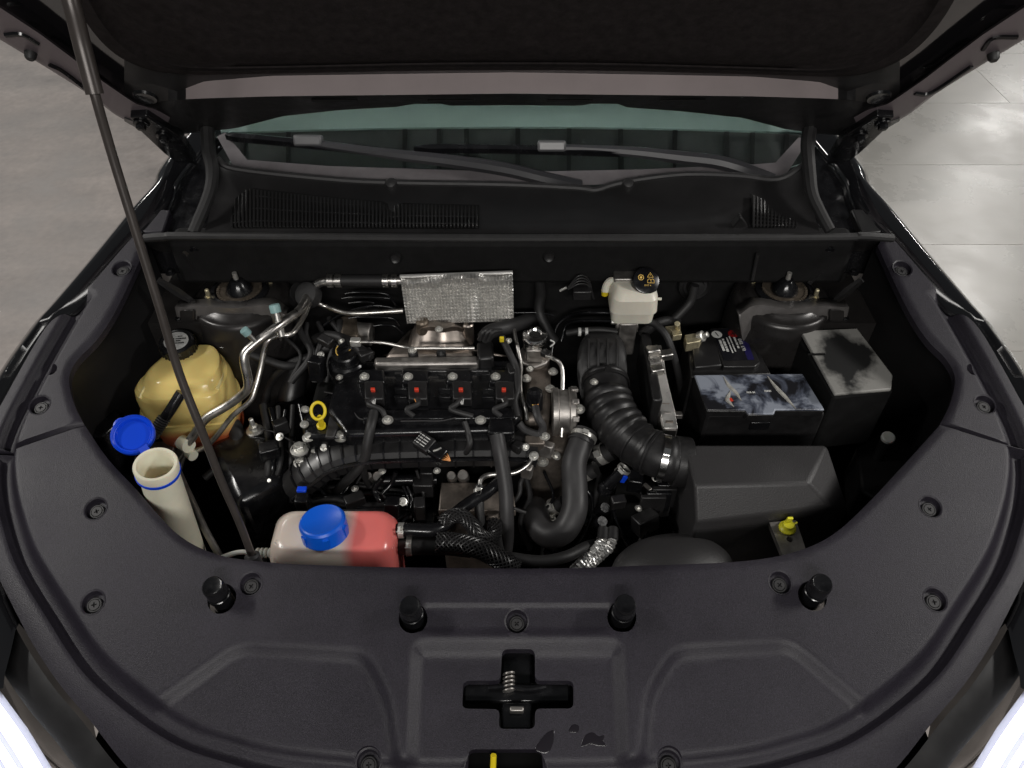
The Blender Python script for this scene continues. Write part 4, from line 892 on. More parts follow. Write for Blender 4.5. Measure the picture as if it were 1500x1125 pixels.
bm = B(); tube(bm, [PZ(*p) for p in ((806, 508, .12), (812, 502, .13), (806, 498, .135))], .0016, 6); mk('wire', bm, m_print, t)
bolts([(771, 555, .056), (810, 545, .055), (806, 570, .052)], b_zinc, t, .05, 1.1)
t = thing('throttle_body', 'round machined aluminium throttle body beside the pump tower', 'throttle body', PZ(830, 600, -.05))
a, b = PZ(808, 603, .035), PZ(848, 603, .035)
bm = B(); lathe(bm, [(.046, 0), (.05, .002), (.05, .012), (.047, .014), (.047, .034), (.051, .036), (.051, .046), (.044, .05), (.042, .05)], a, b - a, 44); mk('barrel', bm, m_alud, t)
for k in range(5):
    an = R(30 + 40 * k); q = a.lerp(b, .82) + V((0, -math.cos(an), math.sin(an))) * .05; bm = B(); box(bm, q, (.014, .012, .008), Matrix.Rotation(-an + R(90), 3, 'X')); mk('lug', bm, m_alud, t, bevel=.002)
bm = B(); ppx(bm, [(766, 615), (810, 618), (838, 632), (830, 660), (785, 665), (764, 648)], .0, .18); mk('housing', bm, m_cast, t, bevel=.01)
t = thing('pressure_sensor', 'small black sensor plug with orange wires on the cast tower', 'sensor', PZ(785, 590, .05))
q = PZ(783, 580, .09); bm = B(); lathe(bm, [(.017, -.03), (.017, 0), (.015, .012), (.008, .017)], q, (0, .2, 1), 24); mk('plug', bm, m_gloss, t)
for k in range(4):
    bm = B(); tube(bm, [PZ(778 + 4 * k, 589, .083), PZ(781 + 2 * k, 594, .083), PZ(784, 598, .08)], .0013, 5); mk('wire', bm, m_orange if k % 2 else m_yprint, t)
bm = B(); tube(bm, [PZ(*p) for p in ((784, 596, .08), (788, 612, .075), (795, 625, .06), (790, 636, .045), (770, 630, .05), (760, 620, .06))], .008, 10); mk('sleeve', bm, m_rubg, t)
hose('steel_pipe', [(752, 478, .11), (755, 494, .122), (758, 508, .12), (763, 535, .10), (762, 560, .09), (764, 580, .08), (770, 600, .07), (772, 616, .06)], .004, m_alu, 'bare metal pipe beside the pump tower', 'pipe')
hose('wiring_harness', [(735, 494, .13), (745, 515, .12), (756, 540, .10), (758, 570, .09), (754, 590, .08), (758, 612, .07)], .0075, m_rub, 'black harness between valve cover and pump tower', 'cable')
hose('rubber_hose', [(708, 496, .11), (718, 486, .125), (740, 480, .12), (760, 474, .10), (785, 464, .07), (800, 462, .03)], .016, m_rub, 'fat black hose behind the round pump top', 'hose')
t = thing('rear_connector', 'black plug cluster with a yellow tab behind the valve cover', 'connector', PZ(715, 500, .08))
bm = B(); ppx(bm, [(698, 500), (722, 498), (724, 524), (700, 526)], .11, .05); mk('housing', bm, m_plas, t, bevel=.006)
bm = B(); box(bm, PZ(735, 497, .14), (.009, .006, .012)); mk('tab', bm, m_yel, t, bevel=.001)
for k in range(3):
    bm = B(); tube(bm, [PZ(*p) for p in ((702 + 6 * k, 498, .12), (708 + 7 * k, 486, .14), (722 + 6 * k, 484, .13))], .005, 8); mk('sleeve', bm, m_rub, t)

# ---------------------------------------------------------------- intake duct and corrugated hose
t = thing('intake_resonator', 'black ribbed plastic intake chamber before the brake fluid tank', 'intake duct', PZ(885, 530, -.05))
rings = []
for f, (px, py, z, wx, wy) in enumerate(((884, 488, .105, .085, .06), (884, 492, .118, .095, .06), (884, 505, .12, .105, .06), (884, 525, .108, .105, .07), (886, 548, .085, .10, .075), (888, 560, .07, .092, .075))):
    q = PZ(px, py, z); rings.append([q + V((p[0], p[1] * .55, p[1] * .8 - .035)) for p in rrect(wx, wy, .025, 5)])
bm = B(); ringloft(bm, rings); mk('chamber', bm, m_rub, t)
for k in range(4):
    bm = B(); xx = 862 + 14 * k; tube(bm, [PZ(xx, 497, .119), PZ(xx, 515, .116), PZ(xx, 540, .096)], .003, 6); mk('rib', bm, m_rub, t)
t = thing('corrugated_hose', 'black corrugated intake hose bending down to the air filter box', 'hose', PZ(930, 620, -.1))
IP = spline([PZ(*p) for p in ((886, 556, .06), (888, 575, .055), (894, 598, .05), (907, 622, .045), (925, 643, .04), (948, 660, .04), (972, 670, .04), (1004, 676, .035))], 14); n = len(IP)
rows = []; x = None
for i, p in enumerate(IP):
    tt = (IP[min(i + 1, n - 1)] - IP[max(i - 1, 0)]).normalized(); f = i / (n - 1)
    if x is None: x, y, _ = basis(tt)
    else: x = (x - tt * x.dot(tt)).normalized(); y = tt.cross(x)
    r = .047 + (.0055 * abs(math.sin((f - .18) / .34 * math.pi * 4.5)) ** .7 if .18 < f < .55 else (.002 if int(f * 40) % 7 == 0 else 0)) - .004 * f
    rows.append([p + (x * math.cos(2 * math.pi * j / 36) + y * math.sin(2 * math.pi * j / 36)) * r for j in range(36)])
bm = B(); ringloft(bm, rows); mk('hose_body', bm, m_plas, t, ang=60)
clamp(t, PZ(971, 671, .04), IP[-10] - IP[-16], .0445, .013, m_chrome)
clamp(t, PZ(887, 563, .057), IP[4] - IP[0], .0485, .008, m_satin)
for (f0, an) in ((.62, 70), (.75, 100)):
    i = int(f0 * n); p = IP[i]; tt = (IP[i + 1] - IP[i - 1]).normalized(); xx, yy, _ = basis(tt); bm = B()
    lathe(bm, [(.043, -.003), (.0475, -.002), (.0475, .002), (.043, .003)], p, tt, 36, False, False); mk('rib_ring', bm, m_plas, t)
# big turbo hose
t = thing('turbo_hose', 'thick dark gray rubber hose in a deep U bend beside the engine', 'hose', PZ(815, 800, -.2))
TP = [(858, 632, .03), (850, 652, .02), (841, 680, .005), (842, 715, -.02), (841, 748, -.04), (828, 775, -.06), (808, 784, -.07), (792, 775, -.075), (786, 760, -.08), (784, 745, -.10)]
bm = B(); tube(bm, [PZ(*p) for p in TP], lambda f: .0245 + .003 * f, 24, 8); mk('hose_body', bm, m_rubg, t, ang=60)
p = PZ(855, 640, .027); clamp(t, p, PZ(850, 652, .02) - PZ(858, 632, .03), .025, .009); clamp(t, PZ(851, 648, .022), PZ(850, 652, .02) - PZ(858, 632, .03), .0255, .004, m_rubg, False)
for (x, y, z, r, wh) in ((858, 692, -.02, .016, 'touching the side of the turbo hose'), (812, 742, -.09, .016, 'inside the U bend of the turbo hose'), (882, 665, -.02, .02, 'under the corrugated hose')):
    t2 = thing('hose_stub', 'short black hose end with a bright clamp ' + wh, 'hose', PZ(x, y, z - .1), 'hose ends with bright clamps')
    q = PZ(x, y, z); bm = B(); cyl(bm, q + V((-.035, .0, -.03)), q + V((.02, 0, .012)), r); mk('hose_body', bm, m_rub, t2); clamp(t2, q, (.055, 0, .042), r, .014, m_zinc)
# crank breather quick connectors with blue tags
t = thing('breather_pipe', 'black quick connector with a blue tag under the corrugated hose', 'connector', PZ(895, 720, -.1))
a, b = PZ(914, 687, .015), PZ(886, 716, -.03)
bm = B(); cyl(bm, a, b, .0105, .012); lathe(bm, [(.015, 0), (.016, .01), (.012, .02), (.004, .023)], b + (a - b) * .15, b - a, 20); mk('pipe_body', bm, m_gloss, t)
clamp(t, a, a - b, .012, .007); bm = B(); box(bm, PZ(914, 702, .0), (.009, .004, .02), Matrix.Rotation(.3, 3, 'Y')); mk('tag', bm, m_blue, t, bevel=.001)
for (x, y) in ((884, 745), (880, 765)):
    bm = B(); lathe(bm, [(.010, -.03), (.012, 0), (.010, .008)], PZ(x, y, -.05), (.3, -.3, .8), 18); mk('elbow', bm, m_gloss, t)
t = thing('foil_pipes', 'two pipes wrapped in crinkled silver foil before the cover edge', 'pipe', PZ(870, 826, -.2))
for dx in (0, 14):
    bm = B(); P = spline([PZ(x + dx, y, z) for x, y, z in ((884, 788, -.05), (876, 803, -.06), (862, 816, -.07), (846, 830, -.08), (836, 845, -.1))], 10)
    rg = random.Random(5 + dx); n = len(P); rows = []
    for i, p in enumerate(P):
        tt = (P[min(i + 1, n - 1)] - P[max(i - 1, 0)]).normalized(); xx, yy, _ = basis(tt); rows.append([p + (xx * math.cos(j * math.pi / 6) + yy * math.sin(j * math.pi / 6)) * (.0105 + rg.uniform(-.002, .002)) for j in range(12)])
    ringloft(bm, rows); mk('foil_wrap', bm, m_foil, t, ang=15)
    bm = B(); cyl(bm, PZ(884 + dx, 775, -.05), PZ(883 + dx, 792, -.05), .011); mk('sleeve', bm, m_rub, t)

# ---------------------------------------------------------------- air filter box
t = thing('air_filter_box', 'big grained dark gray air filter box with slanted faces', 'air filter box', PZ(1120, 760, -.2))
zt = .075
T = [PZ(1003, 651, zt), PZ(1212, 651, zt), PZ(1184, 708, zt - .002), PZ(1017, 711, zt - .002)]
F_ = [PZ(1020, 765, .022), PZ(1246, 768, .0)]
bl, br, fr_, fl_ = T; lo = -.2
pts = dict(bl=bl, br=br, ml=fl_, mr=fr_, fl=F_[0], fr=PZ(1219, 742, .028), rr=PZ(1243, 745, .0))
bm = B(); vv = {k: bm.verts.new(v) for k, v in pts.items()}
g = {k: bm.verts.new(V((pts[k].x, pts[k].y, lo))) for k in ('bl', 'br', 'fl', 'fr', 'rr')}
fcs = [('bl', 'br', 'mr', 'ml'), ('ml', 'mr', 'fr', 'fl'), ('br', 'rr', 'fr', 'mr')]
for f in fcs: bm.faces.new([vv[k] for k in f])
for a, b in (('fl', 'fr'), ('fr', 'rr'), ('rr', 'br'), ('br', 'bl')): bm.faces.new((vv[a], vv[b], g[b], g[a]))
bm.faces.new((vv['bl'], vv['ml'], vv['fl'], g['fl'], g['bl'])); bm.faces.new([g[k] for k in ('bl', 'br', 'rr', 'fr', 'fl')])
m_abox = M('airbox_plastic', (.033, .0315, .0325), .48, var=.1, vscale=8, bump=.5, bscale=420)
mk('lid', bm, m_abox, t, bevel=.006, seg=3)
bm = B(); cyl(bm, PZ(985, 675, .032), PZ(1009, 678, .028), .05, .05, 36); mk('inlet', bm, m_plas, t, bevel=.003)
bm = B(); ppx(bm, [(1005, 770), (1250, 772), (1255, 800), (1000, 798)], -.1, .2); mk('base', bm, m_plas, t, bevel=.01)
# bracket with yellow clip, dome, plug
t = thing('mounting_bracket', 'gray steel bracket with a round hole before the air filter box', 'bracket', PZ(1155, 815, -.1))
A_ = [(1127, 765), (1166, 762), (1184, 815), (1150, 822)]
bm = sheet('b', [tuple(PZ(x, y, 0).xy) for x, y in A_], [[tuple((PZ(1157, 790, 0) + V((.006 * math.cos(2 * math.pi * i / 16), .006 * math.sin(2 * math.pi * i / 16), 0))).xy) for i in range(16)]], lambda P: np.full(len(P), -.0), m_alud, step=.01, skirt=.012)
mk('plate', bm, m_alud, t, ang=40)
t = thing('clip_nut', 'lemon yellow plastic clip standing on the steel bracket', 'clip', PZ(1152, 772, .0))
bm = B(); q = PZ(1153, 774, .001); lathe(bm, [(.0155, 0), (.016, .003), (.011, .008), (.010, .014), (.004, .0145)], q, (0, 0, 1), 24); box(bm, q + V((-.001, .004, .020)), (.010, .005, .022), Matrix.Rotation(.2, 3, 'X')); box(bm, q + V((.012, .003, .010)), (.014, .004, .004), Matrix.Rotation(.5, 3, 'Z')); mk('clip_body', bm, m_yel2, t, bevel=.001)
bm = B(); bmesh.ops.create_uvsphere(bm, u_segments=40, v_segments=20, radius=1, matrix=Matrix.Translation(PZ(985, 838, -.075)) @ Matrix.Rotation(.12, 4, 'Z') @ Matrix.Diagonal((.118, .075, .062, 1)))
tag(mk('air_duct', bm, m_abox, ang=60), 'rounded black air duct just behind the cover edge', 'air duct')
bm = B(); lathe(bm, [(.0135, -.004), (.0135, .003), (.011, .005), (.004, .0035)], PZ(1301, 641, .005), (-.1, -.2, 1), 26); tag(mk('hole_plug', bm, m_white), 'round white plastic plug in the dark inner fender', 'plug')
bm = B(); prism(bm, [PZ(x, y, -.06) for x, y in ((1255, 655), (1345, 600), (1375, 640), (1300, 740), (1262, 720))], (0, 0, -.1)); cyl(bm, PZ(1301, 641, .003) + V((0, 0, -.09)), PZ(1301, 641, .003), .012); tag(mk('splash_shelf', bm, m_plas, bevel=.006), 'black plastic shelf below the white plug', 'shelf')

# ---------------------------------------------------------------- battery
t = thing('battery', 'black car battery with printed label beside the strut tower', 'battery', PZ(1075, 560, -.15))
zb = .075
BT = [PZ(1005, 485, zb), PZ(1093, 478, zb), PZ(1131, 548, zb), PZ(1012, 552, zb)]
bm = B(); prism(bm, BT, (0, 0, -.2)); mk('case', bm, m_plas, t, bevel=.004)
bm = B(); prism(bm, [PZ(1011, 488, .086), PZ(1044, 486, .086), PZ(1058, 535, .086), PZ(1018, 538, .086)], (0, 0, -.02)); mk('lid_step', bm, m_satin, t, bevel=.003)
LB = [PZ(1043, 483, .0875), PZ(1088, 480, .0875), PZ(1105, 527, .0875), PZ(1061, 528, .0875)]
bm = B(); prism(bm, [PZ(1040, 481, .0865), PZ(1090, 478, .0865), PZ(1114, 531, .0865), PZ(1106, 537, .0865), PZ(1060, 537, .0865)], (0, 0, -.02)); mk('raised_lid', bm, m_satin, t, bevel=.002)
m_lab = M('battery_label', (.008, .008, .011), .35); m_lab2 = M('battery_label_blue', (.015, .012, .07), .35)
bm = B(); prism(bm, LB, (0, 0, -.0005)); lab = mk('label', bm, m_lab, t)
bm = B(); prism(bm, [LB[0].lerp(LB[1], .78) + V((0, 0, .0004)).copy(), LB[1] + V((0, 0, .0004)), LB[2] + V((0, 0, .0004)), LB[3].lerp(LB[2], .78) + V((0, 0, .0004))], (0, 0, -.0003)); mk('label_band', bm, m_lab2, lab)
xd = (LB[3] - LB[0]).normalized(); yd = (LB[1] - LB[0]).normalized()
for k, (s_, sz, st, of_y) in enumerate(((.035, .0045, .30, .56), (.05, .003, .26, .43), (.05, .003, .30, .33), (.04, .0055, .33, .18), (.034, .0055, .36, .07))):
    dashes(s_, sz, LB[0] + (LB[3] - LB[0]) * st + (LB[1] - LB[0]) * of_y + V((0, 0, .0008)), xd, yd, m_print, lab)
text_mesh('lettering', 'DEL 170', .011, LB[0] + (LB[3] - LB[0]) * .36 + (LB[1] - LB[0]) * .68 + V((0, 0, .0008)), xd, yd, m_print, lab)
for (px, py, mt, nm) in ((1050, 490, m_print, 'minus_mark'), (1074, 489, m_red, 'plus_mark')):
    q = PZ(px, py, .0878); bm = B(); lathe(bm, [(.0115, 0), (.0115, .0006)], q, n=28); dsc = mk(nm, bm, mt if nm[0] == 'm' else M('dark_red_print', (.22, .01, .01), .4), lab)
    bm = B(); box(bm, q + V((0, 0, .0008)), (.0022, .014, .0004), Matrix.Rotation(.35, 3, 'Z'))
    if nm[0] == 'p': box(bm, q + V((0, 0, .0008)), (.014, .0022, .0005), Matrix.Rotation(.35, 3, 'Z'))
    mk('sign', bm, m_lab, dsc)
# terminal clamps
t = thing('battery_terminal', 'weathered metal battery terminal clamp with brass nut', 'terminal', PZ(1015, 495, .07))
bm = B(); prism(bm, [PZ(x, y, .105) for x, y in ((1003, 490), (1021, 487), (1030, 492), (1026, 500), (1006, 503))], (0, 0, -.025)); mk('clamp_body', bm, m_zincy, t, bevel=.002)
bm = B(); lathe(bm, [(.012, 0), (.012, .010), (.009, .012)], PZ(1024, 494, .10), (.6, -.3, .6), 20); lathe(bm, [(.007, .01), (.006, .022), (.003, .023)], PZ(1024, 494, .10), (.6, -.3, .6), 16); mk('post', bm, m_zinc, t)
bm = B(); prism(bm, [PZ(x, y, .11) for x, y in ((974, 478), (995, 476), (999, 490), (986, 492), (984, 484))], (0, 0, -.015)); cyl(bm, PZ(993, 482, .10), PZ(992, 474, .135), .006); mk('strap', bm, m_zincy, t, bevel=.001)
hose('battery_cable', [(940, 470, .12), (958, 474, .12), (975, 490, .11), (985, 515, .08), (993, 545, .03), (998, 575, -.05), (1000, 600, -.12)], .008, m_rub, 'black battery cable arching behind the finned module', 'cable')
# blue hazed plastic cover on the battery front
t = thing('terminal_cover', 'clear-coated battery front cover hazed blue with dust smears', 'battery cover', PZ(1105, 600, -.1))
CT = [PZ(1017, 549, .095), PZ(1176, 547, .095), PZ(1208, 600, .095), PZ(1136, 600, .095), PZ(1134, 606, .095), PZ(1096, 606, .095), PZ(1092, 600, .095), PZ(1036, 600, .095)]
m_haze = M('hazed_cover', (.2, .25, .36), .33)
_nt = m_haze.node_tree; _b = _nt.nodes['Principled BSDF']; _tc = _nt.nodes.new('ShaderNodeTexCoord'); _n = _nt.nodes.new('ShaderNodeTexNoise'); _n.inputs['Scale'].default_value = 13; _n.inputs['Detail'].default_value = 9; _n.inputs['Distortion'].default_value = .6; _n.inputs['Roughness'].default_value = .6
_r = _nt.nodes.new('ShaderNodeValToRGB'); _e = _r.color_ramp.elements; _e[0].position = .43; _e[0].color = (.014, .014, .017, 1); _e[1].position = .57; _e[1].color = (.27, .295, .35, 1)
_x = _e.new(.49); _x.color = (.075, .085, .115, 1)
_nt.links.new(_tc.outputs['Object'], _n.inputs['Vector']); _nt.links.new(_n.outputs['Fac'], _r.inputs['Fac']); _nt.links.new(_r.outputs['Color'], _b.inputs['Base Color'])
bm = B(); prism(bm, [p_ + V((0, 0, -.0045)) for p_ in CT], (0, 0, -.016)); mk('lid_rim', bm, m_plas, t, bevel=.002)
bm = B(); prism(bm, CT, (0, 0, -.0045)); mk('lid', bm, m_haze, t, bevel=.003)
bm = B(); prism(bm, [PZ(x, y, .076) for x, y in ((1015, 552), (1178, 550), (1210, 606), (1036, 608))], (0, 0, -.17)); mk('box_body', bm, m_plas, t, bevel=.006)
m_smear = M('dust_smear', (.36, .35, .32), .6, var=.4, vscale=90)
for pts in ([(1060, 552), (1068, 565), (1078, 575), (1086, 587)], [(1124, 551), (1138, 568), (1152, 583), (1166, 599)], [(1070, 572), (1066, 585), (1075, 596)]):
    P = [PZ(x, y, .0956) for x, y in pts]; P = spline(P, 6); bm = B(); rows = []
    for i, p in enumerate(P):
        k = math.sin(math.pi * min(.97, max(.03, i / (len(P) - 1)))); rows.append([p + V((-.006 * k, 0, -.001)), p + V((-.003 * k, 0, .0012)), p + V((.003 * k, 0, .0012)), p + V((.006 * k, 0, -.001))])
    ringloft(bm, rows, closed=False); mk('moulded_rib', bm, m_smear, t)
bm = B(); box(bm, PZ(1069, 586, .0962), (.012, .009, .0008), Matrix.Rotation(.3, 3, 'Z')); mk('red_mark', bm, m_red, t)
for (x, y, s_) in ((1094, 573, .016), (1120, 571, .014)): dashes(s_, .005, PZ(x, y + 3, .0958), (1, 0, 0), (0, 1, 0), m_print, t)
for (x, y) in ((1060, 612), (1170, 610), (1110, 615)):
    bm = B(); q = PZ(x, y, .045); box(bm, q + V((0, -.012, 0)), (.04, .012, .022)); mk('latch', bm, m_gloss, t, bevel=.002)
bm = B(); P = [PZ(*p) for p in ((1152, 643, -.02), (1160, 639, -.015), (1168, 634, -.01), (1175, 630, -.005))]; rows = []
for i, p in enumerate(P):
    k = (.2, 1, .8, .1)[i] * .0035; rows.append([p + V((0, -k, 0)), p + V((0, 0, .002)), p + V((0, k, 0))])
ringloft(bm, rows, closed=False); o = mk('dry_leaf', bm, m_leaf); tag(o, 'dry brown leaf fallen before the battery', 'leaf'); o.modifiers.new('s', 'SOLIDIFY').thickness = .0006

# ---------------------------------------------------------------- fuse box with dusty lid
t = thing('fuse_box', 'black fuse box with a dusty gray smeared lid beside the fender', 'fuse box', PZ(1230, 560, -.1))
FT = [PZ(1155, 470, .125), PZ(1252, 467, .125), PZ(1310, 572, .115), PZ(1222, 582, .115)]
bm = B(); prism(bm, FT, (0, 0, -.16)); mk('case', bm, m_felt2, t, bevel=.006)
m_dust = M('dusty_lid', (.2, .2, .19), .5)
_nt = m_dust.node_tree; _b = _nt.nodes['Principled BSDF']; _tc = _nt.nodes.new('ShaderNodeTexCoord'); _n = _nt.nodes.new('ShaderNodeTexNoise'); _n.inputs['Scale'].default_value = 9; _n.inputs['Detail'].default_value = 10; _n.inputs['Roughness'].default_value = .62
_sp = _nt.nodes.new('ShaderNodeSeparateXYZ'); _w = _nt.nodes.new('ShaderNodeVectorMath'); _w.operation = 'LENGTH'; _mp = _nt.nodes.new('ShaderNodeMapping'); _mp.inputs['Location'].default_value = (-.012, -.006, 0); _mp.inputs['Scale'].default_value = (14, 8, 0); _mp.inputs['Rotation'].default_value = (0, 0, R(24))
_ad = _nt.nodes.new('ShaderNodeMath'); _ad.operation = 'MULTIPLY_ADD'; _ad.inputs[1].default_value = .45
_r = _nt.nodes.new('ShaderNodeValToRGB'); _e = _r.color_ramp.elements; _e[0].position = .745; _e[0].color = (.013, .013, .013, 1); _e[1].position = .88; _e[1].color = (.25, .245, .23, 1)
_nt.links.new(_tc.outputs['Object'], _n.inputs['Vector']); _nt.links.new(_tc.outputs['Object'], _mp.inputs['Vector']); _nt.links.new(_mp.outputs[0], _w.inputs[0]); _nt.links.new(_w.outputs['Value'], _ad.inputs[0]); _nt.links.new(_n.outputs['Fac'], _ad.inputs[2]); _nt.links.new(_ad.outputs[0], _r.inputs['Fac']); _nt.links.new(_r.outputs['Color'], _b.inputs['Base Color'])
LT = [PZ(1172, 484, .138), PZ(1256, 480, .138), PZ(1308, 549, .128), PZ(1306, 570, .126), PZ(1223, 577, .126)]
bm = B(); prism(bm, LT, (0, 0, -.008)); mk('lid', bm, m_dust, t, bevel=.003)
bm = B(); box(bm, PZ(1196, 519, .1355), (.035, .004, .002), Matrix.Rotation(.03, 3, 'Z')); mk('lid_seam', bm, m_black, t)
for (x, y) in ((1240, 588), (1285, 582)):
    bm = B(); box(bm, PZ(x, y, .085), (.035, .012, .03)); mk('latch', bm, m_gloss, t, bevel=.003)

# ---------------------------------------------------------------- brake fluid tank
t = thing('brake_fluid_tank', 'milky white brake fluid tank with black symbol cap at the firewall', 'brake fluid tank', PZ(925, 470, .05))
c = PZ(926, 446, .16)
rings = []
for z, wx, wy, r, dy in ((-.03, .07, .05, .012, 0), (-.028, .088, .06, .014, 0), (.0, .092, .066, .016, 0), (.002, .100, .074, .018, 0), (.036, .096, .072, .02, .0), (.046, .086, .062, .02, .004), (.05, .07, .05, .016, .006)):
    rings.append([c + V((p[0], p[1] + dy, z)) for p in rrect(wx, wy, r, 5)])
bm = B(); ringloft(bm, rings); mk('tank_body', bm, m_milk, t)
bm = B(); tube(bm, [PZ(*p) for p in ((908, 412, .20), (894, 412, .2), (888, 420, .19), (887, 428, .18))], .0085, 10, 5); mk('filler_elbow', bm, m_milk, t)
bm = B(); cyl(bm, PZ(886, 425, .182), PZ(886, 431, .17), .0075); mk('yellow_tip', bm, m_yel, t)
bm = B(); cyl(bm, PZ(950, 437, .175), PZ(969, 438, .175), .004, .003); mk('spout', bm, m_milk, t)
bm = B(); box(bm, c + V((-.012, .03, .05)), (.06, .03, .012)); mk('back_ledge', bm, m_alud, t, bevel=.003)
cc = c + V((.020, .010, .050)); ca = V((.12, -.62, .78)).normalized()
bm = B(); lathe(bm, [(.023, -.01), (.024, .006)], cc, ca); mk('neck', bm, m_milk, t)
bm = B(); lathe(bm, [(.0285, .002), (.0295, .014), (.028, .019), (.026, .020), (.001, .020)], cc, ca, 36); cap = mk('cap', bm, m_gloss, t)
x_ = V((1, 0, 0)); x_ = (x_ - ca * x_.dot(ca)).normalized(); y_ = ca.cross(x_)
q = cc + ca * .0203
bm = B(); o_ = q - x_ * .012 + y_ * .006; lathe(bm, [(.0048, 0), (.0062, 0), (.0062, .0005), (.0048, .0005)], o_, ca, 24, False, False); lathe(bm, [(.0026, 0), (.0026, .0005)], o_, ca, 16); mk('brake_symbol', bm, m_yprint, cap)
bm = B(); o_ = q + x_ * .008 + y_ * .011
for a, b in (((-.0065, -.004), (.0065, -.004)), ((.0065, -.004), (0, .006)), ((0, .006), (-.0065, -.004)), ((0, -.001), (0, .0025))):
    cyl(bm, o_ + x_ * a[0] + y_ * a[1], o_ + x_ * b[0] + y_ * b[1], .0006, n=6)
mk('warning_symbol', bm, m_yprint, cap)
bm = B(); o_ = q + x_ * .009 - y_ * .001
for pth in (((-.007, -.004), (-.007, .002), (-.003, .005), (0, .002), (.003, .005), (.007, .002), (.007, -.004), (-.007, -.004)), ((0, .002), (0, -.004))):
    for a, b in zip(pth, pth[1:]): cyl(bm, o_ + x_ * a[0] + y_ * a[1], o_ + x_ * b[0] + y_ * b[1], .0006, n=6)
mk('manual_symbol', bm, m_yprint, cap)
text_mesh('lettering', 'DOT 4', .0048, q + x_ * .002 - y_ * .012 + ca * .0003, x_, y_, m_yprint, cap, align='CENTER')
t = thing('master_cylinder', 'gray metal brake master cylinder below the milky tank', 'brake cylinder', PZ(915, 490, -.02))
bm = B(); ppx(bm, [(910, 452), (930, 452), (934, 475), (908, 475)], .125, .09); cyl(bm, PZ(902, 472, .10), PZ(935, 474, .10), .018); cyl(bm, PZ(918, 470, .10), PZ(920, 488, .08), .022); mk('cylinder_body', bm, m_alud, t, bevel=.003)
for y in (458, 470):
    bm = B(); q = PZ(895, y, .125 - (y - 458) * .0015); cyl(bm, q, q + V((.022, 0, 0)), .008, n=6); mk('pipe_nut', bm, m_zinc, t, bevel=.001)
hose('brake_line', [(896, 458, .125), (860, 458, .115), (835, 462, .08), (815, 480, .05), (808, 520, .0)], .004, m_gloss, 'thin black brake line from the upper fitting of the cylinder', 'pipe')
hose('brake_line', [(898, 470, .107), (850, 470, .09), (830, 476, .06), (822, 500, .03)], .004, m_gloss, 'thin black brake line from the lower fitting of the cylinder', 'pipe')
hose('vacuum_hose', [(790, 400, .2), (792, 430, .14), (790, 455, .1), (800, 480, .07), (812, 500, .04)], .012, m_rub, 'black ribbed vacuum hose beside the foil heat shield', 'hose')
hose('rubber_hose', [(830, 488, .08), (855, 484, .09), (880, 483, .09), (905, 486, .09)], .0075, m_rub, 'black hose with two white clips behind the intake chamber', 'hose')
for x in (849, 859):
    bm = B(); q = PZ(x, 486, .09); cyl(bm, q + V((-.003, 0, 0)), q + V((.003, 0, 0)), .0095, n=16); tag(mk('hose_clip', bm, m_print), 'tiny white clip on the hose behind the intake chamber', 'clip', 'white clips on the hose')
t = thing('wire_plug', 'black plug with thin wires and a bright tip on the firewall', 'connector', PY(850, 430, 1.3))
bm = B(); box(bm, PY(852, 428, 1.31), (.04, .03, .025)); mk('housing', bm, m_plas, t, bevel=.003)
bm = B(); cyl(bm, PY(820, 426, 1.3), PY(830, 421, 1.3), .003); mk('tip', bm, m_zinc, t)
for k in range(4):
    bm = B(); tube(bm, [PY(832, 421 + k, 1.3), PY(848, 404 + 4 * k, 1.3), PY(862, 410 + 3 * k, 1.31), PY(870, 438, 1.31)], .0018, 6); mk('wire', bm, m_rub, t)
for s_, (x, y) in enumerate(((580, 377), (804, 375))):
    bm = B(); q = PY(x, y, 1.322); lathe(bm, [(.012, 0), (.013, .004), (.010, .008), (.006, .006), (.001, .006)], q, (0, -1, .2), 20); mk('panel_clip', bm, m_plas, car)
t = thing('firewall_grommet', 'round black rubber grommet on the firewall beside the brake fluid tank', 'grommet', PY(1018, 425, 1.37))
bm = B(); lathe(bm, [(.036, -.01), (.036, .004), (.030, .010), (.026, .004), (.020, .004), (.018, .014), (.001, .016)], PY(1018, 418, 1.365), (0, -1, .15), 36); mk('grommet_body', bm, m_rub, t)
hose('wiring_harness', [(1018, 418, .175), (1012, 440, .14), (1000, 455, .12), (985, 470, .1)], .010, m_rub, 'black harness leaving the round firewall grommet', 'cable')
hose('wiring_harness', [(940, 490, .07), (960, 475, .1), (980, 470, .1), (995, 475, .1)], .011, m_rub, 'black harness between master cylinder and battery terminal', 'cable')

# ---------------------------------------------------------------- finned control module
t = thing('control_module', 'silver finned engine control module standing on edge', 'control module', PZ(965, 620, -.1))
pth = [(958, 508, .11), (962, 530, .10), (966, 555, .085), (972, 580, .07), (978, 605, .055), (982, 630, .04)]
P = [PZ(*p) for p in pth]
rows = [[p + V((-.016, 0, 0)), p + V((.015, 0, .0)), p + V((.016, 0, -.09)), p + V((-.018, 0, -.09))] for p in P]
bm = B(); ringloft(bm, rows); mk('case', bm, m_alud, t, bevel=.003)
for k in range(9):
    q = P[0].lerp(P[-1], (k + .4) / 9.2); bm = B(); box(bm, q + V((0, 0, .0035)), (.016, .010, .005)); mk('pocket', bm, m_alud if k % 2 else m_cast, t, bevel=.001)
bm = B(); ringloft(bm, [[p + V((-.0145, 0, .001)), p + V((.0145, 0, .001)), p + V((.0145, 0, .005)), p + V((-.0145, 0, .005))] for p in P]); mk('top_plate', bm, m_alu, t, bevel=.001)
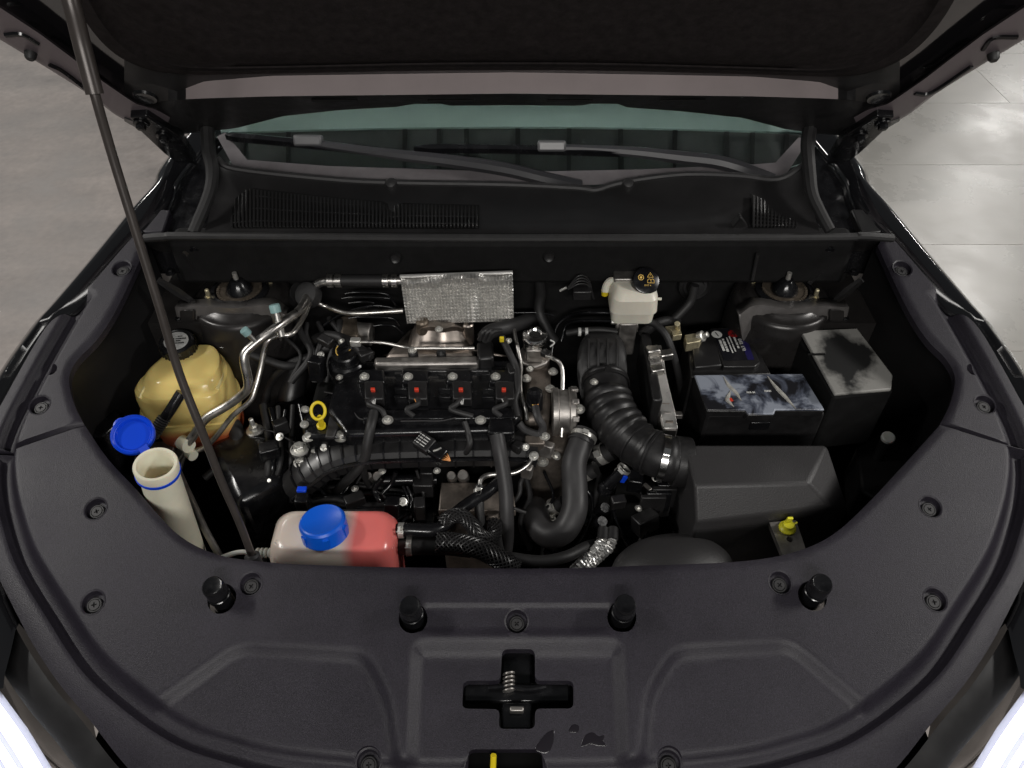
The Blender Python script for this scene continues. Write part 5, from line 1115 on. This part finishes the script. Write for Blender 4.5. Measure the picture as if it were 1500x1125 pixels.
for (x, y, z) in ((956, 514, .115), (975, 520, .11), (962, 542, .10)):
    bm = B(); q = PZ(x, y, z); box(bm, q, (.028, .02, .016), Matrix.Rotation(.2, 3, 'Z')); mk('lug', bm, m_alu, t, bevel=.003)
bm = B(); box(bm, PZ(990, 608, .05), (.026, .012, .012)); mk('tab', bm, m_alud, t, bevel=.002)
bm = B(); box(bm, PZ(950, 560, .05), (.02, .2, .1), Matrix.Rotation(.0, 3, 'Z')); mk('back_plate', bm, m_plas, t, bevel=.004)
t = thing('connector_block', 'black connector block under the finned control module', 'connector', PZ(965, 715, -.1))
for k in range(4):
    bm = B(); q = PZ(955 + 8 * k, 740 - 6 * k, -.06); box(bm, q, (.05, .01, .06)); mk('socket', bm, m_gloss if k % 2 else m_plas, t, bevel=.002)

# ---------------------------------------------------------------- white and pink tank with blue cap
a = PZ(398, 800, .02); b = PZ(583, 800, .02); wd = (b - a).length; c = PZ(492, 796, .0)
t = thing('degas_tank', 'translucent white and pink tank with a bright blue cap', 'fluid tank', c + V((0, 0, -.15)))
rings = []
for z, k, wy, r in ((-.16, .97, .10, .02), (-.02, 1.0, .115, .025), (.012, .99, .112, .028), (.030, .95, .10, .03), (.040, .86, .085, .03), (.043, .78, .07, .028)):
    rings.append([c + V((p[0], p[1], z)) for p in rrect(wd * k, wy, r, 6)])
bm = B(); ringloft(bm, rings); mk('tank_body', bm, m_wash, t, ang=40)
_m = m_wash.node_tree.nodes
cc = PZ(477, 781, .040); ca = V((-.06, .16, 1)).normalized()
bm = B(); lathe(bm, [(.036, -.02), (.036, .004)], cc, ca); mk('neck', bm, m_white, t)
bm = B(); lathe(bm, [(.0415, 0), (.041, .030), (.0385, .034), (.036, .0352), (.034, .0342), (.001, .0342)], cc, ca, 44); x_, y_, _ = basis(ca)
for i in range(6):
    an = 2 * math.pi * i / 6 + .3; d = x_ * math.cos(an) + y_ * math.sin(an); box(bm, cc + d * .0405 + ca * .013, (.006, .010, .025), Matrix.Rotation(an + R(90), 3, 'Z'))
mk('cap', bm, m_blue2, t, ang=30)
bm = B()
a, b = PZ(375, 810, .0), PZ(400, 810, .0)
for k in range(4): lathe(bm, [(.007, 0), (.0095, .002), (.0095, .005), (.007, .007)], a + (b - a) * k / 4.2, b - a, 16)
mk('ribbed_outlet', bm, m_white, t)
bm = B(); tube(bm, [PZ(378, 811, .0), PZ(350, 809, .0), PZ(320, 818, -.01)], .0045, 10); tag(mk('clear_tube', bm, m_white), 'thin whitish tube leaving the ribbed outlet', 'tube')
rg = random.Random(9); bm = B()                               # condensation drops on the top
for k in range(70):
    x, y = rg.uniform(405, 520), rg.uniform(765, 815); q = c + V((rg.uniform(-.105, .04), rg.uniform(-.052, .02), 0))
    ry = abs(q.y - c.y); zz = .0405 if ry < .035 else .0405 - (ry - .035) * 1.1
    bmesh.ops.create_uvsphere(bm, u_segments=7, v_segments=4, radius=rg.uniform(.0008, .0019), matrix=Matrix.Translation((q.x, q.y, zz)) @ Matrix.Diagonal((1, 1, .5, 1)))
o = mk('condensation', bm, m_lens, t); tag(o, kind='stuff')
o = hose('tank_hose', [(577, 777, .01), (600, 776, .015), (632, 777, .01), (650, 770, .005), (668, 752, .0), (690, 735, .0), (712, 722, .0), (732, 706, .0)], .0125, m_gloss, 'shiny black hose climbing from the pink tank end to the oil cooler')
spring_clamp(o, PZ(588, 777, .012), (1, 0, 0), .0125)
o = hose('tank_hose', [(577, 800, -.02), (605, 800, -.015), (650, 800, -.02), (690, 804, -.03)], .0165, m_rub, 'thick black lower hose of the pink tank end')
spring_clamp(o, PZ(600, 800, -.015), (1, 0, 0), .0165)
def braided(name, pts, r, label, k0):
    P = spline([PZ(*p) for p in pts], 10); t = thing(name, label, 'hose', P[-1])
    bm = B(); tube(bm, P, r, 14, smooth=False); mk('hose_core', bm, m_black, t)
    bm = B(); n = len(P)
    for s_ in range(24):
        pts2 = []
        x = None
        for i in range(n):
            tt = (P[min(i + 1, n - 1)] - P[max(i - 1, 0)]).normalized()
            if x is None: x, y, _ = basis(tt)
            else: x = (x - tt * x.dot(tt)).normalized(); y = tt.cross(x)
            an = 2 * math.pi * s_ / 12 + i * k0 * (4 if s_ < 12 else -4); pts2.append(P[i] + (x * math.cos(an) + y * math.sin(an)) * (r + .001))
        tube(bm, pts2, .0014, 5, smooth=False)
    mk('braid', bm, m_satin, t)
    return t
braided('braided_hose', [(648, 766, .01), (660, 757, .018), (676, 756, .02), (690, 768, .012), (700, 782, .0), (716, 790, -.02), (724, 780, -.03), (724, 766, -.04)], .012, 'black braided hose in a tight arch before the oil cooler', .03)
braided('braided_hose', [(640, 794, .0), (670, 796, .0), (700, 803, -.005), (730, 818, -.02), (755, 834, -.04)], .017, 'thick black braided hose running under the cover edge', .06)
hose('rubber_hose', [(735, 815, -.05), (790, 822, -.05), (830, 815, -.05), (862, 800, -.07), (890, 796, -.12), (905, 810, -.18)], .011, m_rub, 'black hose lying along the cover edge below the turbo hose', 'hose')
t = thing('coolant_line', 'bent steel line with a rubber end above the oil cooler', 'pipe', PZ(700, 760, -.1))
bm = B(); tube(bm, [PZ(*p) for p in ((782, 668, .03), (772, 682, .02), (755, 692, .01), (735, 694, .01), (715, 696, .01), (705, 702, .01), (702, 716, .0))], .0052, 12); mk('pipe_body', bm, m_alu, t)
bm = B(); tube(bm, [PZ(*p) for p in ((702, 712, .004), (702, 740, -.01), (704, 770, -.04), (708, 790, -.06))], .0095, 12); mk('rubber_end', bm, m_rub, t)
spring_clamp(t, PZ(702, 721, .0), PZ(702, 730, -.005) - PZ(702, 712, .004), .0095)
t = thing('quick_coupler', 'brass-toned hose coupler standing in front of the oil cooler', 'coupler', PZ(728, 800, -.15))
bm = B(); a, b = PZ(722, 752, -.03), PZ(730, 800, -.09); cyl(bm, a, b, .012)
for k in range(3): lathe(bm, [(.012, 0), (.0145, .001), (.0145, .004), (.012, .005)], a + (b - a) * (.1 + .12 * k), b - a, 18)
mk('coupler_body', bm, m_cast, t); spring_clamp(t, a + (b - a) * .55, b - a, .0125)
bm = B(); cyl(bm, a + (b - a) * .6, b + (b - a) * .4, .0145); mk('hose_end', bm, m_rub, t)
t = thing('blue_tag_plug', 'small black plug with a blue tag behind the blue cap', 'connector', PZ(442, 735, -.06))
q = PZ(442, 730, -.02); bm = B(); box(bm, q + V((0, 0, -.02)), (.026, .026, .05)); mk('plug', bm, m_gloss, t, bevel=.003)
bm = B(); box(bm, PZ(442, 717, .004), (.018, .012, .006)); mk('tag', bm, m_blue, t, bevel=.001)

# right of the engine: dark clutter under the corrugated hose
rg = random.Random(21); t = thing('gearbox', 'dark gearbox housing under the hoses beside the engine', 'gearbox', PZ(900, 780, -.4))
bm = B(); ppx(bm, [(800, 690), (980, 690), (1000, 800), (940, 830), (790, 830)], -.16, .2); mk('housing', bm, m_black, t, bevel=.02)
for k in range(16):
    x, y = rg.uniform(780, 990), rg.uniform(690, 815); q = PZ(x, y, -.13); bm = B()
    if k % 2: lathe(bm, [(.012, -.04), (.012, 0), (.008, .005)], q, (rg.uniform(-.5, .5), -.4, 1), 14)
    else: box(bm, q, (rg.uniform(.015, .04), .012, .03), Matrix.Rotation(rg.uniform(-1, 1), 3, 'Z'))
    mk('fitting', bm, m_gloss if k % 4 else m_alud, t, bevel=.0015)
bolts([(795, 677, -.02), (806, 762, -.1), (848, 600, .06)], b_zinc, eng, -.02, 1.3)

# ---------------------------------------------------------------- bonnet latch under the cross opening, lever, puddle
t = thing('bonnet_latch', 'glossy black bonnet latch seen through the cross-shaped opening', 'latch', PS(757, 1010, -.06))
bm = B(); q = PS(757, 1012, -.05); box(bm, q + V((0, 0, -.01)), (.17, .03, .02), Matrix.Rotation(R(17), 3, 'X')); box(bm, q + V((0, .01, -.02)), (.05, .12, .02), Matrix.Rotation(R(17), 3, 'X')); mk('latch_plate', bm, m_gloss, t, bevel=.004)
bm = B()
for k in range(5): lathe(bm, [(.008, 0), (.010, .001), (.010, .003), (.008, .004)], PS(745, 985 + 6 * k, -.03), (.2, -1, -.2), 14)
mk('spring', bm, m_alud, t)
bm = B(); tube(bm, [PS(715, 1008, -.03), PS(745, 1006, -.028), PS(775, 1010, -.03), PS(800, 1006, -.03)], .004, 8); mk('claw', bm, m_gloss, t)
bm = B(); box(bm, PS(757, 1040, -.035), (.022, .008, .012)); mk('pawl', bm, m_alud, t, bevel=.002)
bm = B(); tube(bm, [PS(723, 1106, -.012), PS(722, 1130, -.03), PS(720, 1165, -.05)], .0045, 8); tag(mk('release_lever', bm, m_yel), 'yellow release lever tip in the lower opening', 'lever')
for pts, lab in (([(782, 1093), (792, 1078), (800, 1068), (813, 1062), (812, 1080), (806, 1096), (797, 1099)], 'small wet patch beside the cross-shaped opening'), ([(850, 1090), (858, 1070), (870, 1066), (878, 1074), (888, 1070), (884, 1080), (892, 1088), (878, 1088), (866, 1084)], 'ragged wet patch near the recess edge'), ([(833, 1064), (840, 1054), (850, 1057), (848, 1068), (838, 1068)], 'small round water drop between the wet patches')):
    P = roundpoly([tuple(PS(x, y).xy) for x, y in pts], .006, 4)
    cen = np.array(P).mean(0); bm = B()
    rows = []
    for k, dz in ((1, .0001), (.97, .0004), (.85, .0006), (.02, .0007)):
        Q = cen + (np.array(P) - cen) * k; zz = cover_h(Q) + dz; rows.append([V((a[0], a[1], z)) for a, z in zip(Q, zz)])
    ringloft(bm, rows); tag(mk('water_patch', bm, m_water), lab, 'water', 'water drops on the front cover')

# ---------------------------------------------------------------- small cables, clips and braces that crowd the bay
for k, (pts, r, mt_, lab) in enumerate((
    ([(372, 640, -.02), (398, 645, -.03), (420, 660, -.03), (436, 676, -.03)], .003, m_gloss, 'thin black cable from the zinc stud to the manifold end'),
    ([(382, 628, -.01), (405, 634, -.01), (425, 645, .0), (440, 652, .02)], .0018, m_rubg, 'thin gray wire beside the zinc stud'),
    ([(300, 700, -.08), (318, 688, -.07), (338, 700, -.09), (350, 730, -.12)], .008, m_rub, 'black hose curl beside the prop rod foot'),
    ([(548, 717, -.05), (565, 730, -.06), (572, 742, -.07), (555, 752, -.06), (520, 748, -.05)], .0022, m_rubg, 'thin gray wire looping behind the blue cap'),
    ([(590, 712, -.04), (597, 728, -.06), (595, 748, -.07), (582, 762, -.06)], .003, m_gloss, 'shiny black wire above the pink tank end'),
    ([(596, 712, -.04), (603, 730, -.06), (600, 752, -.07), (588, 766, -.06)], .003, m_gloss, 'second shiny black wire above the pink tank end'),
    ([(752, 745, -.05), (775, 752, -.07), (790, 748, -.08)], .004, m_rub, 'thin black hose from thick harness to the U bend'),
    ([(640, 465, .1), (580, 452, .13), (545, 448, .14), (500, 460, .12), (470, 480, .09)], .003, m_gloss, 'shiny black line under the thin aluminium pipe'),
    ([(752, 458, .1), (790, 458, .1), (812, 462, .09)], .0025, m_gloss, 'thin black line beside the foil shield'),
    ([(1110, 372, .27), (1106, 390, .235), (1102, 410, .2)], .004, m_rub, 'ribbed black tube above the strut tower stud'))):
    hose('small_cable', pts, r, mt_, lab, 'cable')
for k, (a, b, lab) in enumerate((((276, 378, .25), (300, 402, .2), 'short metal brace behind the prop rod'), ((244, 418, .22), (282, 442, .17), 'bent metal brace above the coolant tank cap'), ((1222, 372, .25), (1194, 405, .2), 'slim metal brace behind the strut tower beside the fuse box'), ((1252, 418, .22), (1225, 440, .17), 'bent metal brace above the fuse box'))):
    p, q = PZ(*a), PZ(*b); d = (q - p).normalized(); s_ = d.cross(V((0, -.5, .8))).normalized(); n_ = s_.cross(d)
    bm = B(); ringloft(bm, [[o + s_ * w_ * u + n_ * .003 * v for u, v in ((-1, -1), (1, -1), (1, 1), (0, -.2), (-1, 1))] for o, w_ in ((p - d * .02, .006), (p.lerp(q, .4), .009), (q + d * .02, .004))])
    tag(mk('metal_brace', bm, m_satin), lab, 'brace')
bm = B(); P = [PZ(*p) for p in ((1072, 336, .315), (1086, 318, .35), (1098, 336, .315))]; prism(bm, P, (0, .02, .0)); mk('cowl_tab', bm, m_plas, car, bevel=.003)
for s_ in (0, 1):                                               # spot welds and nuts along the inner fender tops
    for (x, y, z) in ((262, 470, .14), (250, 400, .22), (285, 365, .27)):
        x = 1500 - x if s_ else x
        inst('bolt', b_black, PZ(x, y, z), car, scale=1.1)

# ---------------------------------------------------------------- looms, brackets and bright fittings that crowd the engine
rg = random.Random(44)
def loom(pts, r, mt_):
    bm = B(); tube(bm, [PZ(*p) for p in pts], r, 9, 6); mk('wire_loom', bm, mt_, eng, ang=60)
for k in range(13):
    x = 455 + 26 * k + rg.uniform(-8, 8); y = rg.uniform(688, 700)
    if 640 < x < 758: continue
    loom([(x, y, -.02), (x + rg.uniform(-14, 14), y + 18, -.045), (x + rg.uniform(-22, 22), y + 36, -.06), (x + rg.uniform(-30, 30), y + 58, -.09)], rg.uniform(.0025, .006), m_gloss if k % 3 else m_rub)
for k in range(7):
    y = 700 + 9 * k; loom([(448 + rg.uniform(0, 10), y, -.07), (490, y + rg.uniform(-6, 6), -.055), (540, y + rg.uniform(-8, 8), -.06), (600 + rg.uniform(-8, 20), y + rg.uniform(-6, 8), -.075)], rg.uniform(.003, .007), m_gloss if k % 2 else m_rub)
for k in range(6):
    x = 418 + 16 * k; loom([(x, 470 + rg.uniform(-6, 6), .10), (x + rg.uniform(-8, 18), 492, .09), (x + rg.uniform(-4, 24), 520, .07), (x + rg.uniform(-10, 14), 560, .03)], rg.uniform(.004, .008), m_rub)
for k in range(6):
    x = 385 + 11 * k; loom([(x, 600 + rg.uniform(-8, 8), .0), (x + rg.uniform(-10, 10), 640, -.02), (x + rg.uniform(-14, 10), 680, -.02), (x + rg.uniform(-18, 8), 735, -.1)], rg.uniform(.004, .009), m_gloss if k % 2 else m_rub)
for k in range(8):
    x = 770 + 27 * k; loom([(x, 700 + rg.uniform(-10, 10), -.05), (x + rg.uniform(-14, 20), 730, -.07), (x + rg.uniform(-20, 20), 765, -.08), (x + rg.uniform(-24, 24), 805, -.12)], rg.uniform(.003, .007), m_gloss if k % 2 else m_rub)
for (x, y, z, sx, sy, sz, mt_) in ((783, 650, .03, .04, .022, .03, m_cast), (800, 658, .02, .03, .02, .03, m_alud), (772, 690, .0, .022, .018, .03, m_alud), (758, 655, .04, .02, .02, .02, m_plas), (536, 520, .10, .03, .02, .02, m_plas), (478, 500, .11, .035, .02, .02, m_plas), (465, 540, .07, .03, .03, .05, m_gloss), (750, 545, .09, .02, .03, .03, m_plas), (470, 705, -.04, .03, .02, .03, m_gloss), (520, 735, -.05, .04, .025, .03, m_plas), (575, 745, -.05, .03, .03, .04, m_gloss), (615, 745, -.06, .022, .03, .04, m_plas), (905, 735, -.05, .03, .02, .03, m_plas), (930, 705, -.04, .03, .03, .04, m_gloss), (945, 765, -.08, .05, .03, .04, m_plas), (395, 660, .0, .04, .03, .03, m_gloss), (412, 625, .01, .03, .025, .03, m_plas)):
    bm = B(); box(bm, PZ(x, y, z), (sx, sy, sz), Matrix.Rotation(rg.uniform(-.6, .6), 3, 'Z') @ Matrix.Rotation(rg.uniform(-.3, .3), 3, 'X')); mk('bracket', bm, mt_, eng, bevel=.003)
for (x, y, z, s_) in ((476, 655, .03, 1), (456, 700, -.03, .9), (560, 690, -.01, .8), (590, 735, -.04, .9), (745, 500, .13, .8), (776, 541, .08, .8), (798, 640, .045, 1.1), (782, 668, .035, 1), (815, 668, .0, 1), (770, 655, .05, .8), (500, 500, .12, .8), (470, 520, .09, .8), (447, 600, .07, .9), (446, 622, .065, .9), (520, 716, -.04, .8), (640, 690, .0, .8), (905, 690, -.02, .8), (935, 745, -.05, .8), (960, 700, -.02, .8), (870, 560, .1, .9), (410, 640, .02, .9), (396, 705, -.04, .8)):
    inst('bolt', b_zinc, PZ(x, y, z), eng, rot=V((0, 0, 1)).rotation_difference(V((rg.uniform(-.4, .4), rg.uniform(-.5, .1), 1))), scale=s_)
